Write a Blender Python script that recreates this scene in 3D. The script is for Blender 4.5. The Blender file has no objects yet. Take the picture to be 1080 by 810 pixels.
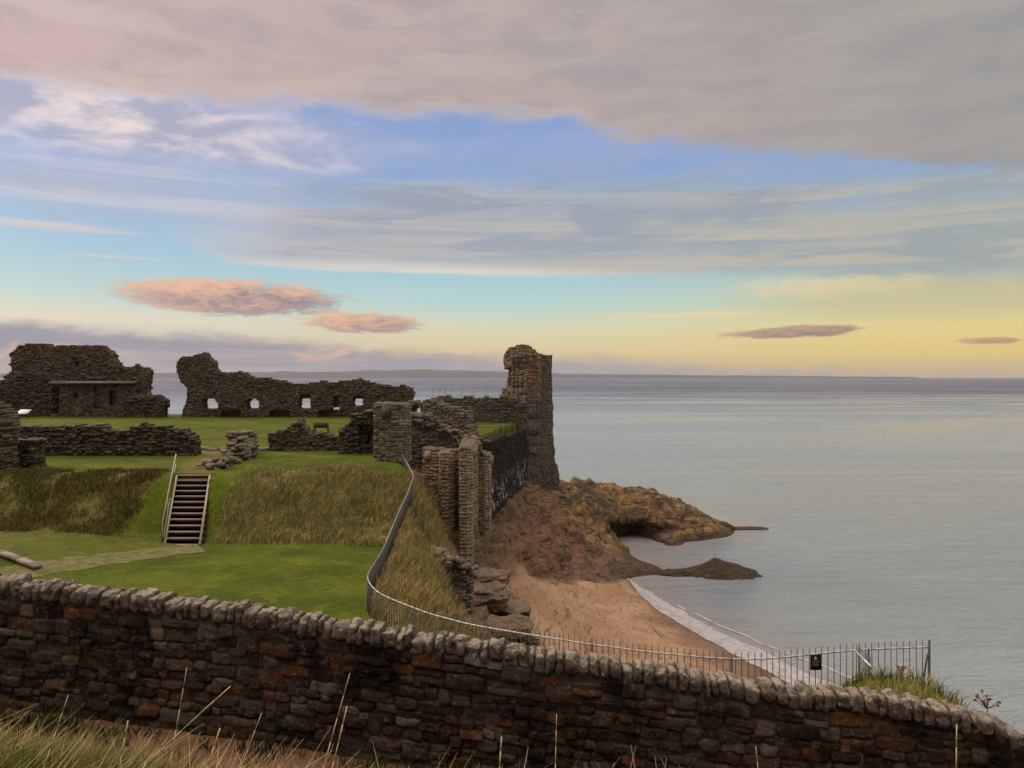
import bpy, math, random
import numpy as np

S = bpy.context.scene
COL = S.collection
F = 830.0; CX = 540.0; HY = 398.0; EYE = 18.0      # focal length and horizon of the survey, eye height above the sea
R = math.radians

def P(px, py, Y):
    return np.array([(px - CX) / F * Y, Y, EYE - (py - HY) / F * Y])

# ------------------------------------------------------------------ noise
def _h(ix, iy, iz, seed):
    n = (ix * 374761393 + iy * 668265263 + iz * 2147483647 + seed * 1274126177) & 0xFFFFFFFF
    n = ((n ^ (n >> 13)) * 1274126177) & 0xFFFFFFFF
    return ((n ^ (n >> 16)) & 0xFFFF) / 65535.0

def vnoise(x, y, z=None, seed=0):
    x = np.asarray(x, float); y = np.asarray(y, float)
    z = np.zeros_like(x) if z is None else np.asarray(z, float)
    ix = np.floor(x).astype(np.int64); iy = np.floor(y).astype(np.int64); iz = np.floor(z).astype(np.int64)
    fx, fy, fz = x - ix, y - iy, z - iz
    fx = fx * fx * (3 - 2 * fx); fy = fy * fy * (3 - 2 * fy); fz = fz * fz * (3 - 2 * fz)
    r = 0
    for dx in (0, 1):
        for dy in (0, 1):
            for dz in (0, 1):
                w = (fx if dx else 1 - fx) * (fy if dy else 1 - fy) * (fz if dz else 1 - fz)
                r = r + w * _h(ix + dx, iy + dy, iz + dz, seed)
    return r * 2 - 1

def fbm(x, y, z=None, oct=4, seed=0):
    r = 0; a = 1; t = 0
    for o in range(oct):
        k = 2.03 ** o
        r = r + a * vnoise(np.asarray(x) * k, np.asarray(y) * k, None if z is None else np.asarray(z) * k, seed + o * 17)
        t += a; a *= .5
    return r / t

def sstep(a, b, x):
    t = np.clip((np.asarray(x, float) - a) / (b - a), 0, 1)
    return t * t * (3 - 2 * t)

def inpoly(x, y, poly):
    x = np.asarray(x, float); y = np.asarray(y, float)
    c = np.zeros(x.shape, bool); n = len(poly)
    for i in range(n):
        x1, y1 = poly[i][:2]; x2, y2 = poly[(i + 1) % n][:2]
        if y1 == y2: continue
        c ^= ((y1 > y) != (y2 > y)) & (x < (x2 - x1) * (y - y1) / (y2 - y1) + x1)
    return c

def pdist(x, y, pts, closed=False):
    d = np.full(np.shape(x), 1e9); n = len(pts)
    for i in range(n if closed else n - 1):
        a = np.array(pts[i][:2], float); b = np.array(pts[(i + 1) % n][:2], float)
        v = b - a; L = max(v @ v, 1e-9)
        t = np.clip(((x - a[0]) * v[0] + (y - a[1]) * v[1]) / L, 0, 1)
        d = np.minimum(d, np.hypot(x - a[0] - t * v[0], y - a[1] - t * v[1]))
    return d

def sdist(x, y, poly):                       # positive inside
    d = pdist(x, y, poly, True)
    return np.where(inpoly(x, y, poly), d, -d)

# ------------------------------------------------------------------ mesh helpers
def mesh_obj(name, V, Fc, mat=None, parent=None, smooth=False):
    me = bpy.data.meshes.new(name)
    V = np.asarray(V, float)
    if isinstance(Fc, np.ndarray):
        k = Fc.shape[1]
        me.vertices.add(len(V)); me.vertices.foreach_set('co', V.ravel())
        me.loops.add(Fc.size); me.loops.foreach_set('vertex_index', Fc.ravel().astype(np.int32))
        me.polygons.add(len(Fc)); me.polygons.foreach_set('loop_start', np.arange(0, Fc.size, k, dtype=np.int32))
        me.update(calc_edges=True)
    else:
        me.from_pydata([tuple(v) for v in V], [], [tuple(f) for f in Fc])
        me.update()
    if smooth: me.polygons.foreach_set('use_smooth', [True] * len(me.polygons))
    o = bpy.data.objects.new(name, me); COL.objects.link(o)
    if mat: me.materials.append(mat)
    if parent is not None: o.parent = parent
    return o

def tag(o, label=None, cat=None, group=None, kind=None):
    if label: o['label'] = label
    if cat: o['category'] = cat
    if group: o['group'] = group
    if kind: o['kind'] = kind
    return o

def empty(name, label, cat, group=None):
    o = bpy.data.objects.new(name, None); COL.objects.link(o)
    return tag(o, label, cat, group)

BOXF = np.array([[0, 3, 2, 1], [4, 5, 6, 7], [0, 1, 5, 4], [1, 2, 6, 5], [2, 3, 7, 6], [3, 0, 4, 7]])
BOXV = np.array([[-1, -1, -1], [1, -1, -1], [1, 1, -1], [-1, 1, -1], [-1, -1, 1], [1, -1, 1], [1, 1, 1], [-1, 1, 1]], float)

class MB:
    """collects quads"""
    def __init__(s): s.V = []; s.F = []; s.n = 0
    def add(s, V, Fc):
        s.V.append(np.asarray(V, float)); s.F.append(np.asarray(Fc) + s.n); s.n += len(V)
    def box(s, c, h, rz=0., jit=0., rng=None):
        v = BOXV * np.asarray(h, float)
        if jit: v = v + rng.uniform(-jit, jit, v.shape)
        if rz:
            co, si = math.cos(rz), math.sin(rz)
            v = v @ np.array([[co, si, 0], [-si, co, 0], [0, 0, 1]])
        s.add(v + np.asarray(c, float), BOXF)
    def bar(s, a, b, r, sides=6):
        a = np.asarray(a, float); b = np.asarray(b, float); d = b - a; d /= np.linalg.norm(d)
        u = np.cross(d, [0, 0, 1.]) if abs(d[2]) < .9 else np.cross(d, [1., 0, 0]); u /= np.linalg.norm(u); w = np.cross(d, u)
        t = np.arange(sides) * 2 * math.pi / sides
        ring = np.cos(t)[:, None] * u * r + np.sin(t)[:, None] * w * r
        V = np.vstack([a + ring, b + ring]); i = np.arange(sides); j = (i + 1) % sides
        s.add(V, np.stack([i, j, j + sides, i + sides], 1))
        if sides % 2 == 0:                       # caps as quads
            for base, fl in ((0, 1), (sides, 0)):
                q = [[base, base + k, base + k + 1, base + k + 2] for k in range(1, sides - 2, 2)]
                q = [x[::-1] if fl else x for x in q]
                s.F.append(np.array(q) + s.n - len(V))
    def build(s, name, mat, parent=None, smooth=False):
        return mesh_obj(name, np.vstack(s.V), np.vstack(s.F), mat, parent, smooth)

# ------------------------------------------------------------------ materials
class NT:
    def __init__(s, tree): s.t = tree; s.n = tree.nodes; s.l = tree.links
    def new(s, kind, **kw):
        n = s.n.new(kind)
        for k, v in kw.items(): setattr(n, k, v)
        return n
    def put(s, sock, v):
        if isinstance(v, bpy.types.NodeSocket): s.l.new(v, sock)
        elif v is not None:
            if hasattr(sock, 'default_value') and sock.type in ('RGBA',) and len(v) == 3: v = (*v, 1)
            sock.default_value = v
    def m(s, op, a, b=None, c=None, clamp=False):
        n = s.new('ShaderNodeMath', operation=op, use_clamp=clamp)
        for i, v in enumerate((a, b, c)):
            if v is not None: s.put(n.inputs[i], v)
        return n.outputs[0]
    def step(s, a, b, x, lo=0., hi=1.):
        n = s.new('ShaderNodeMapRange', interpolation_type='SMOOTHSTEP')
        s.put(n.inputs['Value'], x); s.put(n.inputs['From Min'], a); s.put(n.inputs['From Max'], b)
        s.put(n.inputs['To Min'], lo); s.put(n.inputs['To Max'], hi)
        return n.outputs[0]
    def mix(s, f, a, b, mode='MIX'):
        n = s.new('ShaderNodeMix', data_type='RGBA', blend_type=mode)
        s.put(n.inputs[0], f); s.put(n.inputs[6], a); s.put(n.inputs[7], b)
        return n.outputs[2]
    def noise(s, vec, scale, detail=4., rough=.55, dist=0.):
        n = s.new('ShaderNodeTexNoise')
        s.put(n.inputs['Vector'], vec); n.inputs['Scale'].default_value = scale; n.inputs['Detail'].default_value = detail
        n.inputs['Roughness'].default_value = rough; n.inputs['Distortion'].default_value = dist
        return n.outputs[0]
    def ramp(s, f, stops, interp='LINEAR'):
        n = s.new('ShaderNodeValToRGB'); cr = n.color_ramp; cr.interpolation = interp
        while len(cr.elements) < len(stops): cr.elements.new(.5)
        for e, (p, c) in zip(cr.elements, stops):
            e.position = p; e.color = (*c, 1) if len(c) == 3 else c
        s.put(n.inputs[0], f)
        return n.outputs[0]
    def vec(s, x, y, z):
        n = s.new('ShaderNodeCombineXYZ')
        for i, v in enumerate((x, y, z)): s.put(n.inputs[i], v)
        return n.outputs[0]
    def scale(s, v, k):
        n = s.new('ShaderNodeMapping'); s.put(n.inputs['Vector'], v); n.inputs['Scale'].default_value = k
        return n.outputs[0]
    def bump(s, h, strength, dist, normal=None):
        n = s.new('ShaderNodeBump'); s.put(n.inputs['Height'], h); s.put(n.inputs['Strength'], strength); n.inputs['Distance'].default_value = dist
        if normal is not None: s.put(n.inputs['Normal'], normal)
        return n.outputs[0]

def lin(r, g, b):
    return tuple(((c / 255) / 12.92 if c <= 10 else ((c / 255 + .055) / 1.055) ** 2.4) for c in (r, g, b))

def material(name):
    m = bpy.data.materials.new(name); m.use_nodes = True
    t = NT(m.node_tree); b = m.node_tree.nodes['Principled BSDF']
    b.inputs['Roughness'].default_value = .9
    b.inputs['Specular IOR Level'].default_value = .08
    return m, t, b

def pos(t): return t.new('ShaderNodeNewGeometry').outputs['Position']

def stone_mat(name, cols, moss=.5, mossc=(.055, .07, .022), lichen=.3, bump=.03, scale=1., pale_top=0.):
    m, t, b = material(name)
    g = t.new('ShaderNodeNewGeometry'); p = g.outputs['Position']
    n = len(cols)
    base = t.ramp(g.outputs['Random Per Island'], [(i / max(n - 1, 1), c) for i, c in enumerate(cols)])
    n1 = t.noise(p, 2.2 * scale, 6, .65); n2 = t.noise(p, 14 * scale, 5, .7); n3 = t.noise(p, .45, 3)
    v = t.m('MULTIPLY', t.m('MULTIPLY', t.m('MULTIPLY_ADD', n2, 1.9, .05), t.m('MULTIPLY_ADD', n1, 1.5, .3)), t.m('MULTIPLY_ADD', n3, 1.1, .5))
    c = t.mix(1., base, t.vec(v, v, v), 'MULTIPLY')
    if lichen:
        c = t.mix(t.m('MULTIPLY', t.step(.55, .64, t.noise(p, 5 * scale, 6, .8)), lichen), c, (.40, .375, .32))
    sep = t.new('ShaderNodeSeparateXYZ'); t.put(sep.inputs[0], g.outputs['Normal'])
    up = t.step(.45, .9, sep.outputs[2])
    if pale_top:  # pale coping tops; on the ruin stones, lit top edges painted into the colour
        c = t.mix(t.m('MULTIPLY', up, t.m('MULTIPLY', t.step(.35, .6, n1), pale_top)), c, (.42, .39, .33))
    if moss:
        mm = t.m('ADD', t.m('MULTIPLY', up, .35), t.m('MULTIPLY', n3, 1.))
        c = t.mix(t.m('MULTIPLY', t.step(.55, .85, t.m('ADD', mm, t.m('MULTIPLY', n1, .15))), moss), c, mossc)
    t.put(b.inputs['Base Color'], c)
    h = t.m('ADD', n2, t.m('MULTIPLY', n1, 2))
    t.put(b.inputs['Normal'], t.bump(h, .8, bump))
    return m

def plain_mat(name, col, rough=.7, metal=0., var=.3, scale=8.):
    m, t, b = material(name)
    n = t.noise(pos(t), scale, 4)
    v = t.m('MULTIPLY_ADD', n, var * 2, 1 - var)
    t.put(b.inputs['Base Color'], t.mix(1., col, t.vec(v, v, v), 'MULTIPLY'))
    b.inputs['Roughness'].default_value = rough; b.inputs['Metallic'].default_value = metal
    return m

def blade_mat(name, cols, var=.5):
    m, t, b = material(name)
    g = t.new('ShaderNodeNewGeometry')
    n = len(cols)
    base = t.ramp(g.outputs['Random Per Island'], [(i / max(n - 1, 1), c) for i, c in enumerate(cols)])
    v = t.m('MULTIPLY_ADD', t.noise(g.outputs['Position'], .8, 4, .6), var * 2, 1 - var)
    t.put(b.inputs['Base Color'], t.mix(1., base, t.vec(v, v, v), 'MULTIPLY'))
    b.inputs['Roughness'].default_value = .8
    b.inputs['Subsurface Weight'].default_value = 0
    return m

def stain(m):
    t = NT(m.node_tree); b = m.node_tree.nodes['Principled BSDF']; old = b.inputs['Base Color'].links[0].from_socket
    p = pos(t); n = t.noise(t.scale(p, (1, 1, .6)), 1.1, 6, .68, .5); n_2 = t.noise(t.scale(p, (1, 1, 1.4)), .55, 4, .6)
    c = t.mix(t.m('MULTIPLY', t.step(.48, .62, n), .8), old, (.012, .011, .010))
    c = t.mix(t.m('MULTIPLY', t.step(.56, .68, n_2), .5), c, (.075, .04, .024))
    c = t.mix(t.m('MULTIPLY', t.step(.62, .7, t.noise(p, 1.7, 6, .7)), .55), c, (.035, .045, .02))
    t.put(b.inputs['Base Color'], c)
M = {}
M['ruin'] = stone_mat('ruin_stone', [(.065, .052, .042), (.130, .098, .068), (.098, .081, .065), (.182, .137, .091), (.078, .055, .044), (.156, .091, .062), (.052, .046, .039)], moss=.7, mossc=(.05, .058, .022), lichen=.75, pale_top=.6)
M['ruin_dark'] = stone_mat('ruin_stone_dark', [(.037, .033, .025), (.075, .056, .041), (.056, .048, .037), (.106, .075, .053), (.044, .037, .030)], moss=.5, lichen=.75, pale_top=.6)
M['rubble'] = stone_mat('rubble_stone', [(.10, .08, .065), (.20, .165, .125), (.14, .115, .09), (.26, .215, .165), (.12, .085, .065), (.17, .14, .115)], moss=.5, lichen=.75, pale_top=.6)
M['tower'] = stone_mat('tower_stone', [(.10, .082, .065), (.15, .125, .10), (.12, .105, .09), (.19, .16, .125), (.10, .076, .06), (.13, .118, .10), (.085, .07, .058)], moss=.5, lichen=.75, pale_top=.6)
M['tower_warm'] = stone_mat('tower_inner_stone', [(.22, .15, .095), (.32, .21, .13), (.17, .125, .085), (.27, .18, .11), (.13, .10, .07)], moss=.5, lichen=.25)
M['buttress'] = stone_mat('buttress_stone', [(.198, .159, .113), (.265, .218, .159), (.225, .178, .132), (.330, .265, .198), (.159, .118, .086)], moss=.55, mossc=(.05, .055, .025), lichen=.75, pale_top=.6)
M['near'] = stone_mat('boundary_wall_stone', [(.033, .025, .019), (.079, .049, .033), (.053, .037, .030), (.114, .084, .057), (.053, .027, .022), (.022, .021, .019), (.096, .065, .040), (.062, .051, .040), (.175, .145, .116), (.045, .035, .030), (.037, .033, .027), (.149, .068, .027), (.043, .035, .030)], moss=.4, mossc=(.022, .028, .012), lichen=.4, bump=.03, scale=3.)
stain(M['near'])
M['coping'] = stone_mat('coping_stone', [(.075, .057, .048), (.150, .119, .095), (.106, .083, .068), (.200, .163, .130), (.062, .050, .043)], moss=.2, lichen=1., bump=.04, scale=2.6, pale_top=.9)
M['mortar'] = stone_mat('mortar', [(.075, .062, .05), (.075, .062, .05)], moss=.2, lichen=.35, bump=.05, scale=2.2); stain(M['mortar'])
M['iron'] = plain_mat('painted_iron', (.10, .103, .107), .5, 0, .2)
M['rail'] = plain_mat('galvanised_rail', (.55, .55, .54), .35, .5, .1)
M['wood'] = plain_mat('weathered_wood', (.38, .33, .28), .8, 0, .3, 12)
M['wood_dark'] = plain_mat('dark_wood', (.115, .066, .047), .85, 0, .4, 10)
M['black'] = plain_mat('black_plate', (.012, .012, .013), .5, 0, .1)
M['white'] = plain_mat('white_paint', (.75, .75, .74), .5, 0, .05)
M['grey'] = plain_mat('grey_print', (.22, .22, .22), .6, 0, .05)
M['slab'] = plain_mat('pale_slab', (.24, .21, .175), .9, 0, .6, 3)
M['straw'] = blade_mat('dry_grass', [(.488, .390, .183), (.317, .268, .098), (.134, .171, .037), (.415, .329, .146), (.207, .220, .061), (.561, .464, .244), (.110, .146, .027), (.268, .256, .085)], .6)
M['straw_dark'] = blade_mat('brown_green_grass', [(.179, .138, .052), (.089, .097, .023), (.244, .154, .059), (.065, .082, .018), (.130, .130, .032)], .6)
M['grass'] = blade_mat('green_grass', [(.07, .10, .016), (.13, .15, .03), (.045, .07, .012), (.20, .18, .06), (.09, .12, .02)], .5)
M['stalk'] = blade_mat('dry_stalk', [(.62, .50, .31), (.52, .40, .23)], .15)
M['gold'] = blade_mat('golden_grass', [(.46, .34, .16), (.36, .27, .11), (.24, .20, .07), (.42, .31, .14), (.28, .23, .08), (.52, .42, .23), (.15, .15, .04)], .5)
M['turf'] = blade_mat('turf', [(.05, .085, .006), (.085, .12, .01), (.12, .14, .025), (.06, .075, .01), (.10, .13, .012)], .5)
M['weed_green'] = blade_mat('dark_weed', [(.03, .045, .012), (.05, .06, .018), (.022, .032, .01), (.08, .075, .03), (.035, .05, .012)], .5)
M['weed'] = blade_mat('rusty_weed', [(.14, .07, .035), (.20, .11, .05), (.10, .06, .03), (.24, .16, .08)], .3)

# ------------------------------------------------------------------ terrain
RAIL = [(420, 473, 47), (429, 488, 45), (436.5, 502, 43), (430, 520, 40.5), (420, 541, 37), (412, 560, 34), (405, 577, 31.5), (397, 591, 28.5), (389.5, 602, 26.2), (386.6, 610, 25), (390, 618, 24.6), (398, 625.5, 24.3), (412, 632, 23.7), (452, 647.5, 22.3), (495, 659, 21), (535, 666, 20), (616, 679, 18.6), (681, 688, 18), (743, 694, 17.8), (795, 697, 17.8), (855, 691, 18), (902, 686, 18), (980, 683, 18)]
RAILP = [P(*r) for r in RAIL]
FH = 1.2
FB = [p - np.array([0, 0, FH]) for p in RAILP]

coast = [(60, 7), (11.5, 11), (10.6, 16.5), (9.7, 18.6), (7.9, 18.6)] + [tuple(p[:2] + np.array([.12, .25])) for p in FB[::-1][2:]] + \
        [(-7.0, 47.6), (-7.5, 53), (-7.7, 57.4), (-5, 58.4), (-3.9, 60), (-2.9, 62.5), (.4, 82), (1.5, 86), (.6, 92), (-3, 104), (-30, 106.5), (-60, 105), (-120, 112), (-120, 400), (400, 400), (400, 7)]

ctrl = []
def cp(px, py, Y): ctrl.append(P(px, py, Y))
def cz(px, py, z): cp(px, py, (EYE - z) * F / (py - HY))
for b in FB[::2]: ctrl.append(b)
for a in [(440, 560, 38), (450, 592, 42), (460, 560, 46), (450, 530, 49), (446, 508, 53), (470, 583, 51.5), (466, 545, 51), (430, 620, 31), (420, 642, 26.3), (470, 640, 33), (490, 656, 29), (440, 582, 36), (455, 640, 28),
          (486, 592, 50.5), (500, 592, 51), (520, 549, 61), (560, 511, 81), (575, 521, 86), (590, 513, 86), (660, 545, 87), (700, 553, 86.5), (620, 540, 83.5), (735, 566, 86.5), (668, 519, 90), (680, 535, 88), (540, 600, 52), (505, 645, 43)]: cp(*a)
for a in [(535, 600, 4.2), (548, 560, 5.2), (540, 640, 3.8), (520, 615, 4.6), (560, 605, 3.0), (600, 640, 2.0), (650, 680, 1.4), (640, 650, 1.2), (560, 650, 3.2), (665, 612, .05), (720, 650, .0), (770, 682, .0), (830, 713, .0), (700, 690, .9), (620, 612, 1.9), (800, 700, .0),
          (600, 560, 3.9), (560, 570, 4.7), (575, 545, 5.2), (620, 590, 2.3), (640, 600, 1.4), (690, 603, .25), (712, 604, .0),  (722, 606, .1),
          (600, 510, 6.6), (640, 519, 5.4), (690, 522, 4.7), (720, 538, 3.0), (745, 555, 1.2), (765, 567, .1), 
          (622, 563, 2.7), (645, 575, 1.5), (668, 587, .8), (690, 597, .55), (708, 603, .35), (665, 567, .9), (690, 566, 1.0), (720, 570, .5), (675, 580, -.6), (690, 585, -.6), (708, 592, -.6), (662, 576, -.4), (680, 588, -.4), (700, 584, -.4), (680, 579, -.5), (662, 578, -.3), (730, 580, -.7), (760, 576, -.6), (800, 570, -1.0), (790, 557, -.5), (600, 500, 3.), (640, 508, 1.0), (700, 510, -.5), (750, 530, -1.), (740, 625, -1.), (790, 660, -1.2), (860, 700, -1.3), (760, 600, -1.2), (900, 560, -2), (900, 640, -2.2), (1000, 560, -2.5)]: cz(*a)
ctrl += [np.array(p, float) for p in [(12, 22, 6), (9, 22, 8), (6, 22, 8.3), (2, 22.5, 8.2), (-1, 26, 7.4), (11, 27, 2.5), (6, 28, 4.), (2, 30, 4.8), (0, 34, 4.3), (8, 34, 1.8), (13, 36, .3), (16, 33, -.8), (18, 26, 0), (16, 20, 2.5), (14, 14, 5.5), (24, 15, -1), (30, 10, -1.5), (22, 40, -2), (40, 30, -2.5), (60, 60, -2.5), (60, 110, -2.5), (30, 110, -2.5), (10, 104, 0), (4, 112, -1), (-20, 114, -1), (-50, 116, -1), (-80, 120, -1), (0, 97, 5), (6, 92, 5.5), (-2.2, 61, 6.2), (-1.2, 62, 6.2), (-.6, 66, 6.4), (0.2, 70, 6.6), (1.2, 76, 6.9), (2.0, 81, 7.0), (-7.2, 55, 11.2), (-6.6, 52, 11.3), (-5, 56, 10.4), (-3, 58, 8), (-20, 108.5, 8), (-50, 109, 8), (-40, 125, -2), (9.9, 18.8, 10.2), (10.8, 17, 9.8), (11.6, 12, 9.5)]]
ctrl = np.array(ctrl)
def _phi(r): return np.where(r > 1e-6, r * r * np.log(np.maximum(r, 1e-6)), 0)
_D = np.hypot(ctrl[:, None, 0] - ctrl[None, :, 0], ctrl[:, None, 1] - ctrl[None, :, 1])
_n = len(ctrl); _A = np.zeros((_n + 3, _n + 3)); _A[:_n, :_n] = _phi(_D) + np.eye(_n) * 1.5
_A[:_n, _n] = 1; _A[:_n, _n + 1:] = ctrl[:, :2]; _A[_n, :_n] = 1; _A[_n + 1:, :_n] = ctrl[:, :2].T
_w = np.linalg.solve(_A, np.concatenate([ctrl[:, 2], [0, 0, 0]]))
def tps(x, y):
    sh = np.shape(x); x = np.ravel(x); y = np.ravel(y); out = np.empty(len(x))
    for i in range(0, len(x), 20000):
        a, b = x[i:i + 20000], y[i:i + 20000]
        K = _phi(np.hypot(a[:, None] - ctrl[None, :, 0], b[:, None] - ctrl[None, :, 1]))
        out[i:i + 20000] = K @ _w[:_n] + _w[_n] + a * _w[_n + 1] + b * _w[_n + 2]
    return out.reshape(sh)

BEACH = [tuple(P(px, py, (EYE - z) * F / (py - HY))[:2]) for px, py, z in [(548, 598, 3.6), (580, 606, 2.8), (625, 611, 1.9), (664, 609, .3), (690, 622, -.5), (735, 648, -.6), (790, 683, -.6), (860, 720, -.6), (800, 745, 0), (640, 705, 1.5), (560, 690, 3), (548, 650, 3.4), (530, 625, 4.2)]]
HEAD = [tuple(P(px, py, (EYE - z) * F / (py - HY))[:2]) for px, py, z in [(588, 520, 6), (610, 540, 5), (625, 560, 3.5), (650, 576, 1.5), (690, 577, 0), (760, 580, -.5), (830, 560, -1), (800, 540, -1), (700, 500, -1), (620, 490, -1), (590, 500, 6)]]

WALLTOP = [(-60, 607), (0, 607), (42, 612), (97, 618), (153, 625), (217, 632), (297, 643), (370, 655), (410, 661), (470, 670), (535, 679), (585, 687), (631, 693), (675, 698), (743, 709), (795, 716), (835, 722), (899, 727), (947, 734), (974, 740), (1002, 744), (1047, 755), (1069, 769), (1084, 781)]
def wallY(px): return 10.1 - 1.1 * (px / 1080.)
WTP = [P(px, py, wallY(px)) for px, py in WALLTOP]
WTP = [WTP[0] + np.array([-3, .3, .35])] + WTP + [WTP[-1] + np.array([.8, .5, -.7]), WTP[-1] + np.array([2.4, 1.8, -1.6])]
WTP = np.array(WTP)

STAIR_T = [P(186, 501, 40.6), P(221, 501, 40.6)]; STAIR_B = [P(174, 575, 35.1), P(211, 574, 35.1)]
def on_stair(x, y, pad=0.):
    t = (y - 35.1) / 5.5
    xl = STAIR_B[0][0] + t * (STAIR_T[0][0] - STAIR_B[0][0]); xr = STAIR_B[1][0] + t * (STAIR_T[1][0] - STAIR_B[1][0])
    return (x > xl - pad) & (x < xr + pad) & (y > 34.6) & (y < 41.0)

def land(x, y):
    x = np.asarray(x, float); y = np.asarray(y, float)
    # mown ditch, bank, bailey
    foot = np.interp(x, [-30, -17, -12, -7.5, -5.5], [35.4, 35.3, 35.4, 35.8, 35.9])
    crest = np.interp(x, [-30, -17, -12, -8.5, -7, -5.5], [41.6, 40.8, 41.4, 42.8, 46.5, 48.5])
    t = np.clip((y - foot) / (crest - foot), 0, 1)
    z = 10.5 + 2.55 * (t + .12 * np.sin(2 * math.pi * t) * -1)
    z = z + .12 * sstep(45, 80, y) - .1 * sstep(80, 100, y)
    # low berm on the left of the ditch
    berm = sstep(-13.6, -21, x) * sstep(27.5, 31.5, y) * (1 - sstep(44, 47, y))
    z = z + .55 * berm * (1 - t)
    # south side of the ditch: the ground under the boundary wall and the footpath
    wz = np.interp(x, WTP[:, 0], WTP[:, 2] - np.interp(WTP[:, 0], [-8, 0, 6], [1.62, 1.62, 1.7]))
    wy = np.interp(x, WTP[:, 0], WTP[:, 1])
    near = np.interp(wy - y, [-4, 0, 1.2, 2.0, 3.3, 4.6, 8.5, 12], [0, 0, .03, .28, 1.0, 1.6, 2.4, 2.4]) + wz
    near = near + .12 * fbm(x * .8, y * .8, oct=4, seed=3) * sstep(.3, 2, wy - y)
    k = sstep(wy + .3, wy + 3.4, y)
    far = z
    # mound behind the right end of the wall
    mound = sstep(5.4, 6.7, x) * (1 - sstep(7.6, 9.3, x)) * (1 - sstep(14.6, 17.4, y)) * sstep(10.2, 12.6, y)
    far = np.maximum(far, 10.5 + 1.85 * mound)
    far = far + .0
    near = near + .4 * sstep(-2.2, 1.5, x) * sstep(1.4, 3.2, wy - y)
    z = near * (1 - k) + far * k
    z = z - .75 * on_stair(x, y, .05) * (y > 35.4) * (y < 40.5)
    return z + .05 * fbm(x * .35, y * .35, oct=3, seed=9)

GX0, GX1, GY0, GY1, GS = -80., 44., -3., 122., .21
gx = np.arange(GX0, GX1, GS); gy = np.arange(GY0, GY1, GS)
X, Y = np.meshgrid(gx, gy)
zl = land(X, Y)
zc = tps(X, Y)
sdc = sdist(X, Y, coast)
sandm = sstep(-.6, .9, sdist(X, Y, BEACH) + .9 * fbm(X * .5, Y * .5, oct=4, seed=21))
headm = sstep(-1.2, 1.2, sdist(X, Y, HEAD))
rough = fbm(X * .16, Y * .16, oct=5, seed=5)
fine = fbm(X * .7, Y * .7, oct=5, seed=6)
ridge = 1 - np.abs(fbm((X + .6 * Y) * .35, (Y - .6 * X) * .09, oct=4, seed=8)) * 2.4
grs = (X < 0) & (sdist(X, Y, [(-7, 46), (-5.3, 53.2), (-4.5, 50), (-2.6, 44), (-1.7, 32), (-1.5, 24), (4, 18), (-3, 22), (-5.4, 26), (-8, 40)]) > 0)
grassm = sstep(-.8, .5, sdist(X, Y, [(-7.5, 47.5), (-6.4, 51), (-5.6, 53.5), (-4.5, 53), (-4.25, 50), (-3.4, 44), (-3.2, 38), (-2.4, 33), (-.6, 27.5), (3, 23.2), (7, 21), (11.5, 20), (12.5, 14), (12, 10), (9, 15), (9, 17), (3, 17.2), (-2, 20.2), (-5, 24), (-6, 27), (-7.6, 40)]) + .8 * fbm(X * .6, Y * .6, oct=3, seed=30))
rockamp = (1 - sandm) * (1 - grassm) * sstep(-.5, .4, sdc)
above = sstep(-.5, 1.2, zc)
def steps(v, h, a): return (np.floor(v / h) + sstep(a, 1, (v / h) % 1)) * h - v
strata = zc + .16 * X - .05 * Y + .7 * rough + .25 * fbm(X * .45, Y * .45, oct=3, seed=52)
joint = fbm(X * .22 + Y * .1, Y * .08 - X * .05, oct=4, seed=53)
terr = steps(strata, .85, .6) + .6 * steps(strata + .3 * joint, .34, .6)
block = .35 * steps(joint * 2.2 + .4 * fine, .35, .7)
hgt = sstep(.5, 3.0, zc)
gul = (np.abs(fbm(X * .2 + .25 * fine, Y * .13 - .1 * X, oct=5, seed=58)) * -3. + .7) * (1 - headm)
zc2 = zc + rockamp * (.12 + .88 * hgt) * above * (.4 * rough + .28 * fine + .3 * (ridge - .45) + 1.1 * terr + .8 * block + .35 * gul) - .25 * rockamp * (1 - hgt) + sandm * (.10 * rough + .05 * fine)
zc2 = zc2 + headm * rockamp * hgt * (.9 * (np.abs(fbm(X * .28, Y * .4, oct=5, seed=44)) * -2.6 + .3) * .75 + .3 * fbm(X * .9, Y * .9, oct=4, seed=45))
# the beach keeps its surveyed waterline
k = sstep(-.35, .35, sdc + .25 * fine)
Z = zl * (1 - k) + zc2 * k
Z = np.maximum(Z, -2.6)
Xw, Yw = X.copy(), Y.copy()
# undercut: the seaward foot of the headland is hollowed into a low cave
cav = P(668, 570, 85.)
cw = np.exp(-((X - cav[0]) / 3.6) ** 2) * sstep(-4.5, -.5, Y - cav[1]) * (1 - sstep(5, 9, Y - cav[1]))
lowz = 1 - sstep(.9, 2.0, Z)
Yw += cw * lowz * 3.2
Z = np.where(cw * (1 - sstep(.2, 1.1, Z)) > .35, np.minimum(Z, -.1), Z)

def ground_z(x, y):
    ix = (np.asarray(x) - GX0) / GS; iy = (np.asarray(y) - GY0) / GS
    i = np.clip(ix.astype(int), 0, len(gx) - 2); j = np.clip(iy.astype(int), 0, len(gy) - 2)
    fx, fy = ix - i, iy - j
    return (Z[j, i] * (1 - fx) + Z[j, i + 1] * fx) * (1 - fy) + (Z[j + 1, i] * (1 - fx) + Z[j + 1, i + 1] * fx) * fy
def gz(x, y): return float(ground_z(np.array([x], float), np.array([y], float))[0])

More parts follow.
